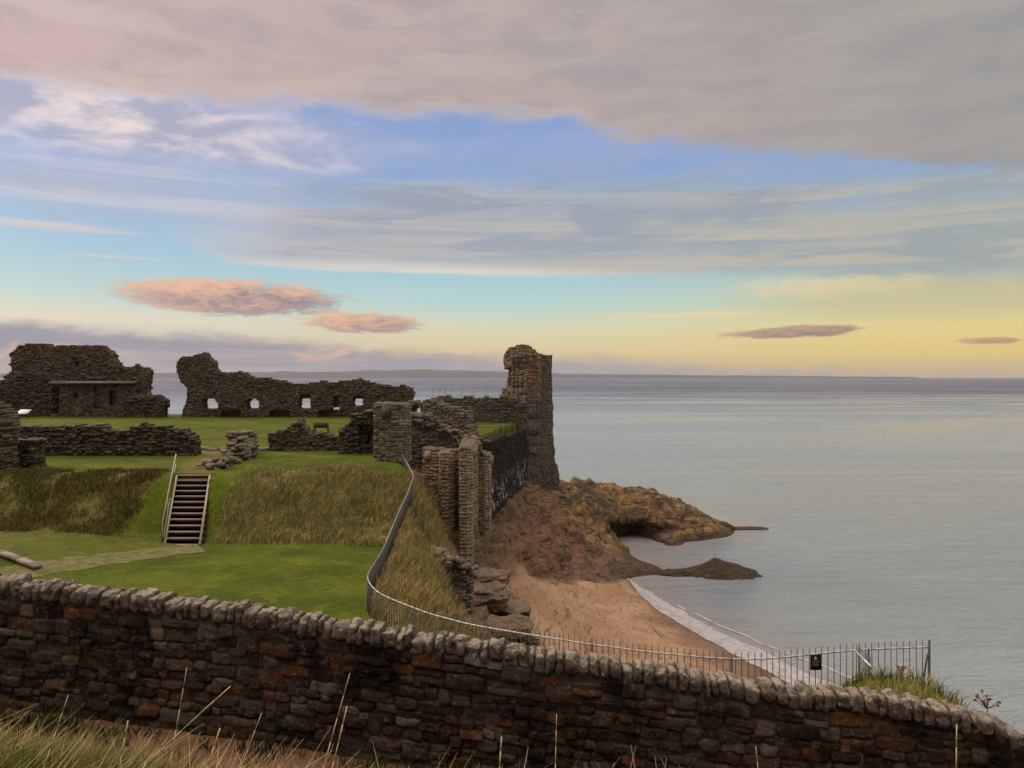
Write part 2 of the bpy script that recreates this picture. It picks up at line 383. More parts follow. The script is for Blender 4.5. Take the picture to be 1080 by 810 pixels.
# zones
bankz = sstep(35.2, 35.7, Y + .35 * fine) * (1 - sstep(41.2, 42.0, Y - np.interp(X, [-12, -6], [0, 2.2]) + .3 * fine)) * sstep(.05, -.25, sdc)
dry_r = bankz * sstep(-14.2, -13.0, X + .5 * fine)
dry_l = bankz * sstep(-17.4, -18.3, X + .5 * fine)
berm = sstep(-14.2, -17, X) * sstep(29.5, 31, Y) * (1 - sstep(35.2, 35.7, Y)) * .35
nearm = (Y < np.interp(X, WTP[:, 0], WTP[:, 1]) + 2.2)
wd = np.interp(X, WTP[:, 0], WTP[:, 1]) - Y
pathm = sstep(-.3, .05, wd) * (1 - sstep(1.5, 2.2, wd + .4 * fine)) * sstep(.5, -.5, X - 7)
dry = np.maximum.reduce([dry_r, dry_l * .8, berm, np.where(sdc > -.2, grassm, 0), np.where(nearm & (wd > 1), .55, 0), np.where((Y < 18.5) & (X > 5) & (wd < 0), .6, 0)])
dry = np.clip(dry + np.where((dry > .1) & (sdc < 0), .25 * rough, 0), 0, 1)
dirt = pathm
pth = pdist(X, Y, [P(204, 502, 40.4)[:2], P(212, 488, 46)[:2], P(222, 476, 52)[:2]])
dirt = np.maximum(dirt, (1 - sstep(.5, 1.0, pth + .3 * fine)) * (sdc < 0) * .38)
sand = np.where(sdc > 0, sandm, 0)
rock = np.where(sdc > -.1, np.clip(1 - grassm, 0, 1), 0)
redm = sstep(-3.5, 1.5, sdist(X, Y, [tuple(P(px, py, (EYE - z) * F / (py - HY))[:2]) for px, py, z in [(525, 545, 6), (562, 512, 7), (590, 520, 6), (610, 545, 5), (620, 580, 2.6), (570, 595, 3.4), (540, 590, 4.5)]]) + 2 * rough)
yel = headm * np.where(sdc > 0, 1, 0)

# the slabs of strata and dry top of the beach keep the same sheet; each zone becomes its own object
nx, ny = len(gx), len(gy)
idx = np.arange(nx * ny).reshape(ny, nx)
quads = np.stack([idx[:-1, :-1], idx[:-1, 1:], idx[1:, 1:], idx[1:, :-1]], -1).reshape(-1, 4)
allV = np.stack([Xw, Yw, Z], -1).reshape(-1, 3)
colA = np.stack([dry, dirt, sand, np.ones_like(dry)], -1).reshape(-1, 4)
colB = np.stack([rock, redm, yel, np.ones_like(dry)], -1).reshape(-1, 4)

def ground_material():
    m, t, b = material('ground')
    p = pos(t)
    a = t.new('ShaderNodeAttribute', attribute_name='zone_a'); sa = t.new('ShaderNodeSeparateColor'); t.put(sa.inputs[0], a.outputs['Color'])
    c = t.new('ShaderNodeAttribute', attribute_name='zone_b'); sb = t.new('ShaderNodeSeparateColor'); t.put(sb.inputs[0], c.outputs['Color'])
    n1 = t.noise(p, .35, 5, .6); n2 = t.noise(p, 2.5, 6, .65); n3 = t.noise(p, 14, 5, .7); n4 = t.noise(p, .09, 3)
    lawn = t.mix(t.step(.3, .7, n1), (.044, .070, .003), (.100, .138, .007))
    lawn = t.mix(t.m('MULTIPLY', t.step(.5, .75, n2), .5), lawn, (.125, .15, .022))
    lawn = t.mix(t.m('MULTIPLY', t.step(.44, .6, n3), .75), lawn, (.036, .054, .004))
    lawn = t.mix(t.m('MULTIPLY', t.step(.5, .66, t.noise(p, 1.1, 7, .72)), .6), lawn, (.125, .145, .025))
    lawn = t.mix(t.m('MULTIPLY', t.step(.56, .66, t.noise(p, .5, 6, .7)), .5), lawn, (.035, .062, .006))
    dry = t.mix(t.step(.35, .65, n2), (.07, .075, .018), (.17, .145, .048))
    dry = t.mix(t.step(.52, .68, n1), dry, (.055, .07, .016))
    dirt = t.mix(t.step(.3, .7, n2), (.17, .095, .055), (.24, .145, .088))
    dirt = t.mix(t.m('MULTIPLY', t.step(.55, .7, n3), .5), dirt, (.10, .065, .04))
    sand = t.mix(t.step(.35, .65, n1), (.42, .27, .165), (.55, .385, .25))
    sand = t.mix(t.m('MULTIPLY', t.step(.5, .66, n3), .55), sand, (.27, .16, .10))
    sn = t.noise(t.scale(p, (1.3, .35, 1.)), 3.2, 7, .78)
    sand = t.mix(t.m('MULTIPLY', t.step(.53, .62, sn), .8), sand, (.15, .075, .045))
    sl_ = t.noise(t.scale(p, (.8, .08, 1.)), 1.2, 6, .7, .5)
    sand = t.mix(t.m('MULTIPLY', t.step(.57, .63, sl_), .65), sand, (.13, .085, .065))
    ps = t.new('ShaderNodeSeparateXYZ'); t.put(ps.inputs[0], p)
    wet = t.m('MULTIPLY', t.step(.75, .15, t.m('ADD', ps.outputs[2], t.m('MULTIPLY', t.m('SUBTRACT', n1, .5), .5))), sa.outputs[2])
    sand = t.mix(t.m('MULTIPLY', wet, .7), sand, (.14, .09, .065))
    # rock
    gr = t.mix(t.step(.3, .7, n2), (.11, .075, .05), (.25, .175, .115))
    red = t.mix(t.step(.3, .7, n2), (.14, .08, .048), (.30, .185, .115))
    red = t.mix(t.m('MULTIPLY', t.step(.5, .62, t.noise(p, .28, 5, .65)), .7), red, (.075, .05, .038))
    yel = t.mix(t.step(.35, .62, n2), (.20, .12, .05), (.42, .275, .12))
    yel = t.mix(t.step(.46, .56, t.noise(p, .6, 7, .7, 1.)), yel, (.14, .115, .09))
    rk = t.mix(sb.outputs[1], gr, red); rk = t.mix(sb.outputs[2], rk, yel)
    crack = t.noise(t.scale(p, (.55, .4, 2.6)), 1.5, 7, .75, .7)
    rk = t.mix(t.m('MULTIPLY', t.step(.49, .40, crack), .85), rk, (.03, .022, .018))
    rk = t.mix(t.m('MULTIPLY', t.step(.55, .75, n3), .5), rk, (.32, .24, .17))
    low = t.m('MULTIPLY', t.step(1.5, .2, t.m('ADD', ps.outputs[2], t.m('MULTIPLY', n2, .7))), sb.outputs[0])
    rk = t.mix(t.m('MULTIPLY', low, .85), rk, (.05, .04, .028))
    col = t.mix(sa.outputs[0], lawn, dry); col = t.mix(sa.outputs[1], col, dirt)
    col = t.mix(sb.outputs[0], col, rk); col = t.mix(sa.outputs[2], col, sand)
    t.put(b.inputs['Base Color'], col)
    t.put(b.inputs['Roughness'], t.m('MULTIPLY_ADD', wet, -.45, .92))
    h = t.m('ADD', t.m('MULTIPLY', n3, .35), t.m('ADD', n2, t.m('MULTIPLY', t.m('ADD', crack, t.m('MULTIPLY', n3, .35)), t.m('MULTIPLY', sb.outputs[0], 5.))))
    t.put(b.inputs['Normal'], t.bump(h, .7, .12))
    return m
M['ground'] = ground_material()

def zone_obj(name, fmask, smooth=True):
    q = quads[fmask]; u, inv = np.unique(q, return_inverse=True)
    o = mesh_obj(name, allV[u], inv.reshape(-1, 4), M['ground'], smooth=smooth)
    for nm, c in (('zone_a', colA), ('zone_b', colB)):
        at = o.data.attributes.new(nm, 'FLOAT_COLOR', 'POINT'); at.data.foreach_set('color', c[u].ravel())
    return tag(o, kind='structure')
fc = lambda A: A[:-1, :-1].ravel()
deep = fc(Z < -2.5)
is_near = fc(nearm) & fc(sdc < .3)
is_sand = fc(sand > .5) & ~is_near
is_head = fc((yel > .5) & (rock > .4)) & ~is_sand & ~is_near
is_rock = fc((rock > .5) & (sand <= .5)) & ~is_sand & ~is_head & ~is_near
is_bank = (fc(dry > .35)) & ~is_sand & ~is_head & ~is_rock & ~is_near
is_lawn = ~(is_sand | is_head | is_rock | is_bank | is_near)
zone_obj('ground', is_near & ~deep); zone_obj('beach', is_sand & ~deep); zone_obj('headland_rock_terrain', is_head & ~deep, False)
zone_obj('cliff_terrain', is_rock & ~deep, False); zone_obj('grass_bank_ground', is_bank & ~deep); zone_obj('lawn', is_lawn & ~deep)

# path of pale paving mesh across the ditch lawn
def ribbon(name, pts, w, lift, mat):
    pts = np.array(pts, float); V = []; n = 0
    seg = []
    for a, b in zip(pts[:-1], pts[1:]):
        L = np.linalg.norm(b - a); k = max(2, int(L / .3)); seg += [a + (b - a) * i / k for i in range(k)]
    seg.append(pts[-1]); seg = np.array(seg); d = np.gradient(seg, axis=0); d /= np.linalg.norm(d, axis=1)[:, None]
    nrm = np.stack([-d[:, 1], d[:, 0]], 1); K = 6
    for i in range(len(seg)):
        for j in range(K + 1):
            q = seg[i] + nrm[i] * w * (j / K - .5) * (1 + .1 * math.sin(i * 1.3 + j)); V.append((q[0], q[1], 0))
    V = np.array(V); V[:, 2] = ground_z(V[:, 0], V[:, 1]) + lift
    Fq = [[i * (K + 1) + j, (i + 1) * (K + 1) + j, (i + 1) * (K + 1) + j + 1, i * (K + 1) + j + 1] for i in range(len(seg) - 1) for j in range(K)]
    return mesh_obj(name, V, np.array(Fq), mat, smooth=True)
def path_mat():
    m, t, b = material('grass_reinforcing_mesh')
    p = pos(t); w = t.new('ShaderNodeTexWave', wave_type='BANDS', bands_direction='X'); w.inputs['Scale'].default_value = 1.6; w.inputs['Distortion'].default_value = .6
    t.put(w.inputs['Vector'], p)
    n = t.noise(p, 3, 5)
    c = t.mix(t.step(.35, .7, n), (.075, .10, .02), (.17, .155, .07))
    c = t.mix(t.m('MULTIPLY', t.step(.5, .9, w.outputs['Fac']), .3), c, (.20, .18, .10))
    t.put(b.inputs['Base Color'], c); return m
M['path'] = path_mat()
tag(ribbon('path', [P(212, 579, 34.6)[:2], P(185, 581, 34)[:2], P(130, 590, 32.2)[:2], P(70, 600, 30.5)[:2], P(-40, 616, 28.4)[:2]], 1.7, .012, M['path']), kind='structure')

# ------------------------------------------------------------------ sea
def sea_mat():
    m, t, b = material('sea_water')
    p = pos(t)
    b.inputs['Base Color'].default_value = (*lin(88, 100, 108), 1)
    sp = t.new('ShaderNodeSeparateXYZ'); t.put(sp.inputs[0], p)
    slick = t.noise(t.scale(p, (.004, .016, 0)), 1., 5, .6, .8)
    fars = t.noise(t.scale(p, (.0012, .006, 0)), 1., 4, .6, .5)
    sl = t.step(.44, .55, t.m('ADD', t.m('MULTIPLY', slick, .55), t.m('MULTIPLY', fars, .45)))
    shal = t.new('ShaderNodeAttribute', attribute_name='shallow')
    t.put(b.inputs['Base Color'], t.mix(shal.outputs['Fac'], t.mix(t.step(90., 1100., sp.outputs[1]), (.205, .27, .32), (.09, .105, .145)), (.28, .28, .275)))  # water darkened with distance, standing in for weaker reflection at grazing angles
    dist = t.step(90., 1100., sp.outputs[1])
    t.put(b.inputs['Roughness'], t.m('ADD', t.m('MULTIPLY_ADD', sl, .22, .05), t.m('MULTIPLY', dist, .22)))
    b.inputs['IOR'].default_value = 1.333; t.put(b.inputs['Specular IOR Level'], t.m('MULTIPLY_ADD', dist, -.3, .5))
    w1 = t.noise(t.scale(p, (.28, 1.0, 1)), .62, 5, .62, .5)
    w2 = t.noise(t.scale(p, (.55, 1.5, 1)), 2.6, 3, .6)
    w3 = t.noise(t.scale(p, (.05, .16, 1)), 1., 3, .5)
    h = t.m('ADD', t.m('ADD', w1, t.m('MULTIPLY', w2, .4)), t.m('MULTIPLY', w3, 2.))
    t.put(b.inputs['Normal'], t.bump(h, t.m('ADD', t.m('MULTIPLY_ADD', sl, .4, .25), t.step(300., 60., sp.outputs[1], 0., .5)), .8))
    return m
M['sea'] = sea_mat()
sx = np.concatenate([[-40000, -9000, -2500, -700, -220], np.arange(-90, 91, 2.), [220, 700, 2500, 9000, 40000]])
sy = np.concatenate([[-400, -60], np.arange(0, 150, 2.), [220, 500, 1500, 5000, 12000, 30000]])
SX, SY = np.meshgrid(sx, sy)
inside = (SX > GX0) & (SX < GX1 - 1) & (SY > GY0) & (SY < GY1 - 1)
depth = np.where(inside, ground_z(np.clip(SX, GX0, GX1 - 1), np.clip(SY, GY0, GY1 - 1)), -3)
sid = np.arange(SX.size).reshape(SX.shape)
sq = np.stack([sid[:-1, :-1], sid[:-1, 1:], sid[1:, 1:], sid[1:, :-1]], -1).reshape(-1, 4)
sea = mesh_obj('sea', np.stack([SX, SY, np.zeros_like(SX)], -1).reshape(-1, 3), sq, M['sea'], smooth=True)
at = sea.data.attributes.new('shallow', 'FLOAT', 'POINT'); at.data.foreach_set('value', (np.clip(1 + depth / 2.2, 0, 1) ** 1.5).ravel())
tag(sea, kind='structure')

# foam of the spent wave and the small breaking crest along the beach
def shore(px, py): return P(px, py, EYE * F / (py - HY))[:2]
def foam_mat():
    m, t, b = material('foam'); p = pos(t)
    n = t.noise(p, 2.2, 6, .7)
    t.put(b.inputs['Base Color'], t.mix(t.step(.3, .62, n), (.22, .215, .21), (.43, .43, .44)))
    b.inputs['Roughness'].default_value = .45; b.inputs['Specular IOR Level'].default_value = .5
    t.put(b.inputs['Normal'], t.bump(n, .5, .03)); return m
M['foam'] = foam_mat()
def resample(pts, n):
    pts = np.array(pts, float); d = np.concatenate([[0], np.cumsum(np.linalg.norm(np.diff(pts, axis=0), axis=1))])
    s = np.linspace(0, d[-1], n); return np.stack([np.interp(s, d, pts[:, i]) for i in range(pts.shape[1])], 1)
inn = resample([shore(*q) for q in [(661, 610), (665, 618), (676, 633), (690, 645), (715, 660.5), (741, 675), (767, 688), (800, 706), (840, 725), (900, 752)]], 160)
out = resample([shore(*q) for q in [(664, 611), (676, 619), (695, 631), (726, 649), (752, 664.5), (780, 677), (806, 688), (840, 704), (870, 718), (940, 750)]], 160)
sm = lambda a: np.stack([np.convolve(np.pad(a[:, i], 6, 'edge'), np.ones(13) / 13, 'valid') for i in range(2)], 1)
inn, out = sm(inn), sm(out)
V = []
for i in range(160):
    for j in range(9):
        f = j / 8; q = inn[i] * (1 - f) + out[i] * f
        wob = (.3 if j > 4 else .14) * vnoise(np.array([i * .13]), np.array([(j > 4) * 5. + 3.3]))[0] + .12 * vnoise(np.array([i * .6]), np.array([1.3]))[0]
        q = q + (out[i] - inn[i]) / max(np.linalg.norm(out[i] - inn[i]), .01) * wob * (1 if j in (0, 8) else .6)
        V.append((q[0], q[1], max(.03, gz(*q) + .03) + .035 * math.sin(f * math.pi)))
fq = np.array([[i * 9 + j, i * 9 + j + 1, (i + 1) * 9 + j + 1, (i + 1) * 9 + j] for i in range(159) for j in range(8)])
tag(mesh_obj('surf_foam', np.array(V), fq, M['foam'], smooth=True), label='pale wash of foam running up the sandy beach', kind='stuff')
# the next wavelet, just breaking
V = []; K = 7
for i in range(160):
    d_ = out[min(i + 1, 159)] - out[max(i - 1, 0)]; d_ = d_ / np.linalg.norm(d_); n_ = np.array([-d_[1], d_[0]]); n_ = n_ if n_[0] > 0 else -n_
    off = .25 + .25 * vnoise(np.array([i * .08]), np.array([9.1]))[0] + 1.1 * sstep(40, 150, i); hh_ = .07 * float(sstep(25, 70, i)) * (.8 + .3 * vnoise(np.array([i * .2]), np.array([2.]))[0])
    for j in range(K):
        f = j / (K - 1); q = out[i] + n_ * (off + f * 1.1); V.append((q[0], q[1], -.02 + hh_ * math.sin(math.pi * f) ** 1.3 + .022))
V2 = []
for i in range(160):
    for j in range(3):
        a_ = np.array(V[i * K + 1 + (j > 0)]) if j < 2 else np.array(V[i * K + 3]); V2.append(a_ + (0, 0, .012))
fq = np.array([[i * 3 + j, i * 3 + j + 1, (i + 1) * 3 + j + 1, (i + 1) * 3 + j] for i in range(45, 159) for j in range(1) if vnoise(np.array([i * .3]), np.array([7.7]))[0] > -.45])
tag(mesh_obj('breaking_foam', np.array(V2), fq, M['foam'], smooth=True), label='thin broken white crest of the next wavelet', kind='stuff')
# ------------------------------------------------------------------ masonry
def ray_uz(A, B, px, py):
    """pixel -> (u along AB, z)"""
    k = (px - CX) / F; d = B - A; L = np.hypot(*d)
    # A + s*d ; x = k*y
    s = (k * A[1] - A[0]) / (d[0] - k * d[1]); yy = A[1] + s * d[1]
    return s * L, EYE - (py - HY) / F * yy

def masonry(A, B, outline, thick, stone=(.5, .27), seed=0, holes=(), niches=(), jit=.035, proud=.06, layers=None, mb=None, flip=1, pix=True, rag=.0, edge=None):
    """a coursed rubble wall between plan points A and B, stone by stone"""
    A = np.array(A[:2], float); B = np.array(B[:2], float); d = B - A; L = np.hypot(*d); d /= L
    nrm = np.array([-d[1], d[0]])
    if edge is None: edge = .16 if pix else 0
    if nrm @ A < 0: nrm = -nrm                    # away from the viewer = into the wall
    nrm = nrm * flip
    conv = (lambda pl: [ray_uz(A, B, *q) for q in pl]) if pix else (lambda pl: [tuple(q) for q in pl])
    ol = conv(outline); hs = [conv(h) for h in holes]; ni = [conv(h) for h in niches]
    rng = np.random.default_rng(seed); mb = mb or MB()
    us = [q[0] for q in ol]; zs = [q[1] for q in ol]
    nl = layers or max(2, int(round(thick / .5))); lt = thick / nl
    sw, sh = stone[0] * .68, stone[1] * .72
    z = min(zs); ang = math.atan2(d[1], d[0])
    zb = min(zs); ol = [(u_, z_ - (.8 if z_ < zb + .9 and pix else 0)) for u_, z_ in ol]
    if edge:                                       # weathered outline
        fin = []
        for a_ in range(len(ol)):
            (u1, z1), (u2, z2) = ol[a_], ol[(a_ + 1) % len(ol)]
            k_ = max(1, int(math.hypot(u2 - u1, z2 - z1) / .35)); fin += [(u1 + (u2 - u1) * f_ / k_, z1 + (z2 - z1) * f_ / k_) for f_ in range(k_)]
        fa = np.array(fin); o_ = seed * 3.17
        fa = fa + edge * np.stack([fbm(fa[:, 0] * 1.1 + o_, fa[:, 1] * 1.1, oct=3, seed=seed % 91), fbm(fa[:, 0] * 1.1, fa[:, 1] * 1.1 + o_, oct=3, seed=seed % 83 + 7)], 1) * 1.6
        ol = [tuple(q) for q in fa]; zs = [q[1] for q in ol]
    z = min(q[1] for q in ol); ztop = max(zs)
    def spans(poly, zz):
        xs = []
        for a_ in range(len(poly)):
            (u1, z1), (u2, z2) = poly[a_], poly[(a_ + 1) % len(poly)]
            if (z1 > zz) != (z2 > zz): xs.append(u1 + (u2 - u1) * (zz - z1) / (z2 - z1))
        xs.sort(); return list(zip(xs[::2], xs[1::2]))
    while z < ztop:
        h = sh * rng.uniform(.7, 1.3); zc = z + h / 2
        for k in range(nl):
            iv = spans(ol, min(zc, ztop - .01))
            cut = [sp_ for hp in (list(hs) + (list(ni) if k < max(1, nl // 2) else [])) for sp_ in spans(hp, zc)]
            for c0_, c1_ in cut:
                nv = []
                for a_, b_ in iv:
                    if c1_ <= a_ or c0_ >= b_: nv.append((a_, b_)); continue
                    if c0_ - a_ > .05: nv.append((a_, c0_))
                    if b_ - c1_ > .05: nv.append((c1_, b_))
                iv = nv
            for a_, b_ in iv:
                if rag: a_ += rag * rng.normal() * .7; b_ += rag * rng.normal() * .7
                if b_ - a_ < .08: continue
                u = a_; cs = []; ws = []
                while u < b_ - .02:
                    w = sw * rng.uniform(.5, 1.5)
                    if b_ - (u + w) < sw * .3: w = b_ - u
                    cs.append(u + w / 2); ws.append(w); u += w
                cs = np.array(cs); ws = np.array(ws)
                keep = np.ones(len(cs), bool)
                if 0 < k < nl - 1:
                    zz = np.full_like(cs, zc)
                    deep_ = pdist(cs, zz, ol, True) > sw * 1.6
                    for hp in list(hs) + list(ni): deep_ &= pdist(cs, zz, hp, True) > sw * 1.6
                    keep &= ~deep_
                for c, w in zip(cs[keep], ws[keep]):
                    off = rng.normal(0, proud * .24) if k in (0, nl - 1) else 0
                    q = A + d * c + nrm * ((k + .5) * lt + off)
                    mb.box((q[0], q[1], zc + rng.uniform(-.13, .13) * h), (w / 2 + .01, lt / 2 + .03, h / 2 * rng.uniform(1.0, 1.3)), ang + rng.normal(0, min(.03, jit)), min(jit * .6, w * .1), rng)
        z += h
    return mb

def prism_block(plan, z0, z1, seed, stone=(.5, .27), thick=.7, mb=None, jit=.018, top_slope=0., proud=.03):
    mb = mb or MB(); c = np.mean(np.array(plan, float), axis=0)
    n = len(plan)
    for i in range(n):
        A = np.array(plan[i], float); B = np.array(plan[(i + 1) % n], float); L = np.hypot(*(B - A))
        d = (B - A) / L; nr = np.array([-d[1], d[0]]); base = nr if nr @ A >= 0 else -nr
        fl = 1 if base @ (c - (A + B) / 2) > 0 else -1
        masonry(A, B, [(0, z0), (L, z0), (L, z1 + top_slope * (i % 2)), (0, z1)], thick, stone, seed + i, mb=mb, flip=fl, pix=False, jit=jit, layers=2, proud=proud)
    # top fill
    rng = np.random.default_rng(seed + 99); pl = [tuple(c + (np.array(p) - c) * .96) for p in plan]
    xs = [p[0] for p in pl]; ys = [p[1] for p in pl]
    for x in np.arange(min(xs), max(xs), .4):
        for y in np.arange(min(ys), max(ys), .4):
            if inpoly(np.array([x]), np.array([y]), pl)[0]:
                mb.box((x, y, z1 - .35), (.27, .27, .33 + rng.normal(0, .03)), rng.uniform(0, 1.5), .04, rng)
    return mb

def rubble_heap(mb, pts, seed, n, r=(.15, .4), spread=.5):
    rng = np.random.default_rng(seed)
    pts = np.array(pts, float)
    for i in range(n):
        a = rng.integers(0, len(pts) - 1); f = rng.uniform(); q = pts[a] * (1 - f) + pts[a + 1] * f
        s = rng.uniform(*r)
        mb.box(q + rng.normal(0, spread, 3) * (1, 1, .35), (s, s * rng.uniform(.6, 1), s * rng.uniform(.35, .7)), rng.uniform(0, 3.1), s * .25, rng)
    return mb

def at(px, Yd): return ((px - CX) / F * Yd, Yd)

# --- ruined hall on the left
hall = empty('ruined_hall', 'tall dark roofless ruin with a pale ledge at the far left', 'ruin')
tall = [(5, 434), (5, 397), (12, 392), (11, 372), (20, 364), (45, 363), (52, 366), (58, 366), (62, 364), (105, 364), (115, 371), (117, 379), (125, 387), (130, 388), (133, 394), (138, 397), (150, 420), (150, 434)]
masonry(at(-45, 102), at(190, 102), tall, 2., (.6, .3), 1, holes=[[(79, 381), (83, 381), (84, 386), (79, 387)]], proud=.12, rag=.12).build('tall_wall', M['ruin'], hall)
masonry(at(53, 98), at(145, 98), [(53, 436), (53, 402), (95, 403), (142, 407), (142, 436)], 1., (.55, .28), 2, holes=[[(53.5, 408), (63, 408), (63, 436), (53.5, 436)], [(98, 409), (106, 409), (106, 432), (98, 432)]], niches=[[(77, 413), (83, 413), (83, 420), (77, 420)], [(115, 412), (122, 412), (122, 428), (115, 428)]]).build('front_wall', M['ruin'], hall)
mb = MB(); q0 = np.array(at(53, 97.9)); q1 = np.array(at(141, 97.9))
mb.box(((q0[0] + q1[0]) / 2, 98.4, EYE - (403.5 - HY) / F * 98), ((q1[0] - q0[0]) / 2, .9, .13), 0, .05, np.random.default_rng(1)); mb.build('ledge', M['slab'], hall)
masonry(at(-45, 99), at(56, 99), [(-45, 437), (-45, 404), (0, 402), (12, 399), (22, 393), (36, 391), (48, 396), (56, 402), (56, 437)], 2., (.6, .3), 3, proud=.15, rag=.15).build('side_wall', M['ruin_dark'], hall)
masonry(at(135, 98.6), at(165, 98.6), [(131, 436), (132, 395), (132, 390), (136, 387), (145, 386.5), (152, 387), (156, 392), (154, 411), (156, 418), (157, 436)], 1.4, (.5, .28), 4, proud=.1, rag=.1).build('end_pier', M['ruin'], hall)
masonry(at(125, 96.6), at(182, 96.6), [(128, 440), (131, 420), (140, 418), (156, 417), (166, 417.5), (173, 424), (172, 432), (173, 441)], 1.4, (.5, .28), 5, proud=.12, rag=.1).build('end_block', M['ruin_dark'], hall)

# --- north range
rng_ol = [(190, 442), (194, 430), (198, 418), (197, 410), (190, 403), (187, 392), (187, 383), (191, 377), (200, 375), (216, 373), (222, 379), (225, 388), (229, 393), (237, 395), (248, 392), (256, 392.5), (260, 398), (270, 399), (280, 399), (290, 401), (305, 404), (318, 405), (330, 402), (342, 403), (355, 404), (370, 401), (380, 400), (395, 404), (410, 407), (425, 407), (434, 410), (437, 416), (434, 424), (436, 442)]
wins = [[(213, 422), (215, 420.3), (226, 420.6), (228.5, 424), (230, 425), (230, 430.6), (214, 430.6)], [(259, 424), (262, 421), (271, 421), (273.5, 424), (273.5, 430.6), (260, 430.6)], [(315, 421), (327.5, 421), (327.5, 430.6), (315, 430.6)], [(349, 429.5), (357, 429.5), (357, 432.6), (349, 432.6)], [(371.5, 421), (382.5, 421), (382.5, 428.8), (371.5, 428.8)]]
nic = [[(233, 432), (254, 432), (255, 441), (232, 441)], [(284, 432), (306, 432), (306, 441), (284, 441)], [(336, 433), (362, 433), (362, 441), (336, 441)], [(351, 417), (358, 417), (358, 432), (351, 432)], [(316, 416), (327, 416), (327, 422), (316, 422)], [(373, 417), (383, 417), (383, 422), (373, 422)]]
masonry_o = tag(masonry(at(185, 97.5), at(442, 97.5), rng_ol, 1.7, (.5, .26), 11, holes=wins, niches=nic, proud=.1, rag=.06).build('ruined_range_wall', M['ruin'], None), 'long broken curtain wall with small square window holes behind the lawn', 'ruin')

# --- low walls of the bailey
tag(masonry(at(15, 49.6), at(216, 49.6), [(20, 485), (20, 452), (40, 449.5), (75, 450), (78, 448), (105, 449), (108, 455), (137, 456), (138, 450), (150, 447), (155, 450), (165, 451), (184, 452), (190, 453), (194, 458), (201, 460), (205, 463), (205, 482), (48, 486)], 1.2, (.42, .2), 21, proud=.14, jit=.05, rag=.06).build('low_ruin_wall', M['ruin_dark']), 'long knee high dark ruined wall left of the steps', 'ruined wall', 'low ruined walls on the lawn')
tag(masonry(at(-25, 41.2), at(19, 41.2), [(-25, 518), (-25, 424), (-6, 429), (2, 434), (5, 443), (6, 455), (4, 470), (2, 500), (-3, 516)], 1.2, (.4, .22), 22, proud=.13, jit=.05, rag=.05).build('ruin_fragment', M['ruin']), 'upright ruin fragment cut off by the left edge of the photo', 'ruined wall')
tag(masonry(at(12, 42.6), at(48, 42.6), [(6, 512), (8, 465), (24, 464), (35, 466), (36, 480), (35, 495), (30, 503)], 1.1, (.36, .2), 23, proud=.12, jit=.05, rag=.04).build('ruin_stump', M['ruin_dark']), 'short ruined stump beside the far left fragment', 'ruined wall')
mb = MB()
prev = None
for i, (cxp, wpx, ytop, ybot, Yd) in enumerate([(234, 24, 489, 496, 42.6), (238, 26, 484, 494, 43.8), (243, 24, 477, 492, 45.2), (246, 24, 471, 490, 46.6), (249, 24, 465, 486, 48.2), (250, 22, 456, 480, 50)]):
    masonry(at(cxp - wpx / 2, Yd), at(cxp + wpx / 2, Yd), [(cxp - wpx / 2, ybot), (cxp - wpx / 2 + 1, ytop + 1), (cxp + wpx / 2, ytop), (cxp + wpx / 2, ybot)], 1.7, (.42, .17), 30 + i, proud=.2, jit=.05, mb=mb, rag=.12)
rubble_heap(mb, [P(226, 494, 42.5), P(236, 484, 44.5), P(246, 470, 47.5)], 56, 50, (.08, .24), .35)
tag(mb.build('rubble_wall_end', M['rubble']), 'stepped heap of pale tumbled stones at the top of the path', 'ruined wall', 'low ruined walls on the lawn')
tag(masonry(at(283, 53), at(358, 53), [(285, 478), (285, 456), (292, 455), (297, 452), (303, 449), (307, 446.5), (313, 444.5), (316, 446), (318, 450), (324, 455), (328, 459), (345, 458), (355, 460), (357, 478)], 1.3, (.4, .19), 40, proud=.13, jit=.05, rag=.05).build('low_ruin_wall', M['ruin']), 'low ruined wall rising to a small peak near the bench', 'ruined wall', 'low ruined walls on the lawn')
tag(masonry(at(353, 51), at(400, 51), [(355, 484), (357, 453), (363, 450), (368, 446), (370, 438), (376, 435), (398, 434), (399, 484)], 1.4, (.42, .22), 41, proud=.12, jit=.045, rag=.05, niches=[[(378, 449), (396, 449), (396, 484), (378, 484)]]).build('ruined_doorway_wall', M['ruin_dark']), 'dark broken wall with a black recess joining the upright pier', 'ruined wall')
mb = MB(); r_ = np.random.default_rng(5)
for i in range(14):
    a = P(205 + i * 6, 473 + r_.uniform(-2, 2), 53.5 + r_.uniform(-.6, .6)); mb.box((a[0], a[1], gz(a[0], a[1]) + .05), (.26, .35, .1), r_.uniform(-.3, .3), .04, r_)
tag(mb.build('stone_threshold', M['slab']), 'row of flat pale threshold stones across the gap between low walls', 'threshold')

# --- upright pier at the cliff
mb = prism_block([at(394.5, 46.8), at(427.5, 46.2), at(430, 48.2), at(399, 48.4)], 13.0, 16.35, 50, (.4, .2), .8, jit=.03, proud=.06)
masonry(at(396, 46.6), at(429, 46.2), [(400, 496), (397, 482), (428, 482), (428, 499), (415, 498)], .8, (.4, .2), 51, mb=mb, proud=.15, jit=.05)
tag(mb.build('stone_pier', M['rubble']), 'upright square rubble pier at the top end of the railing', 'pier')

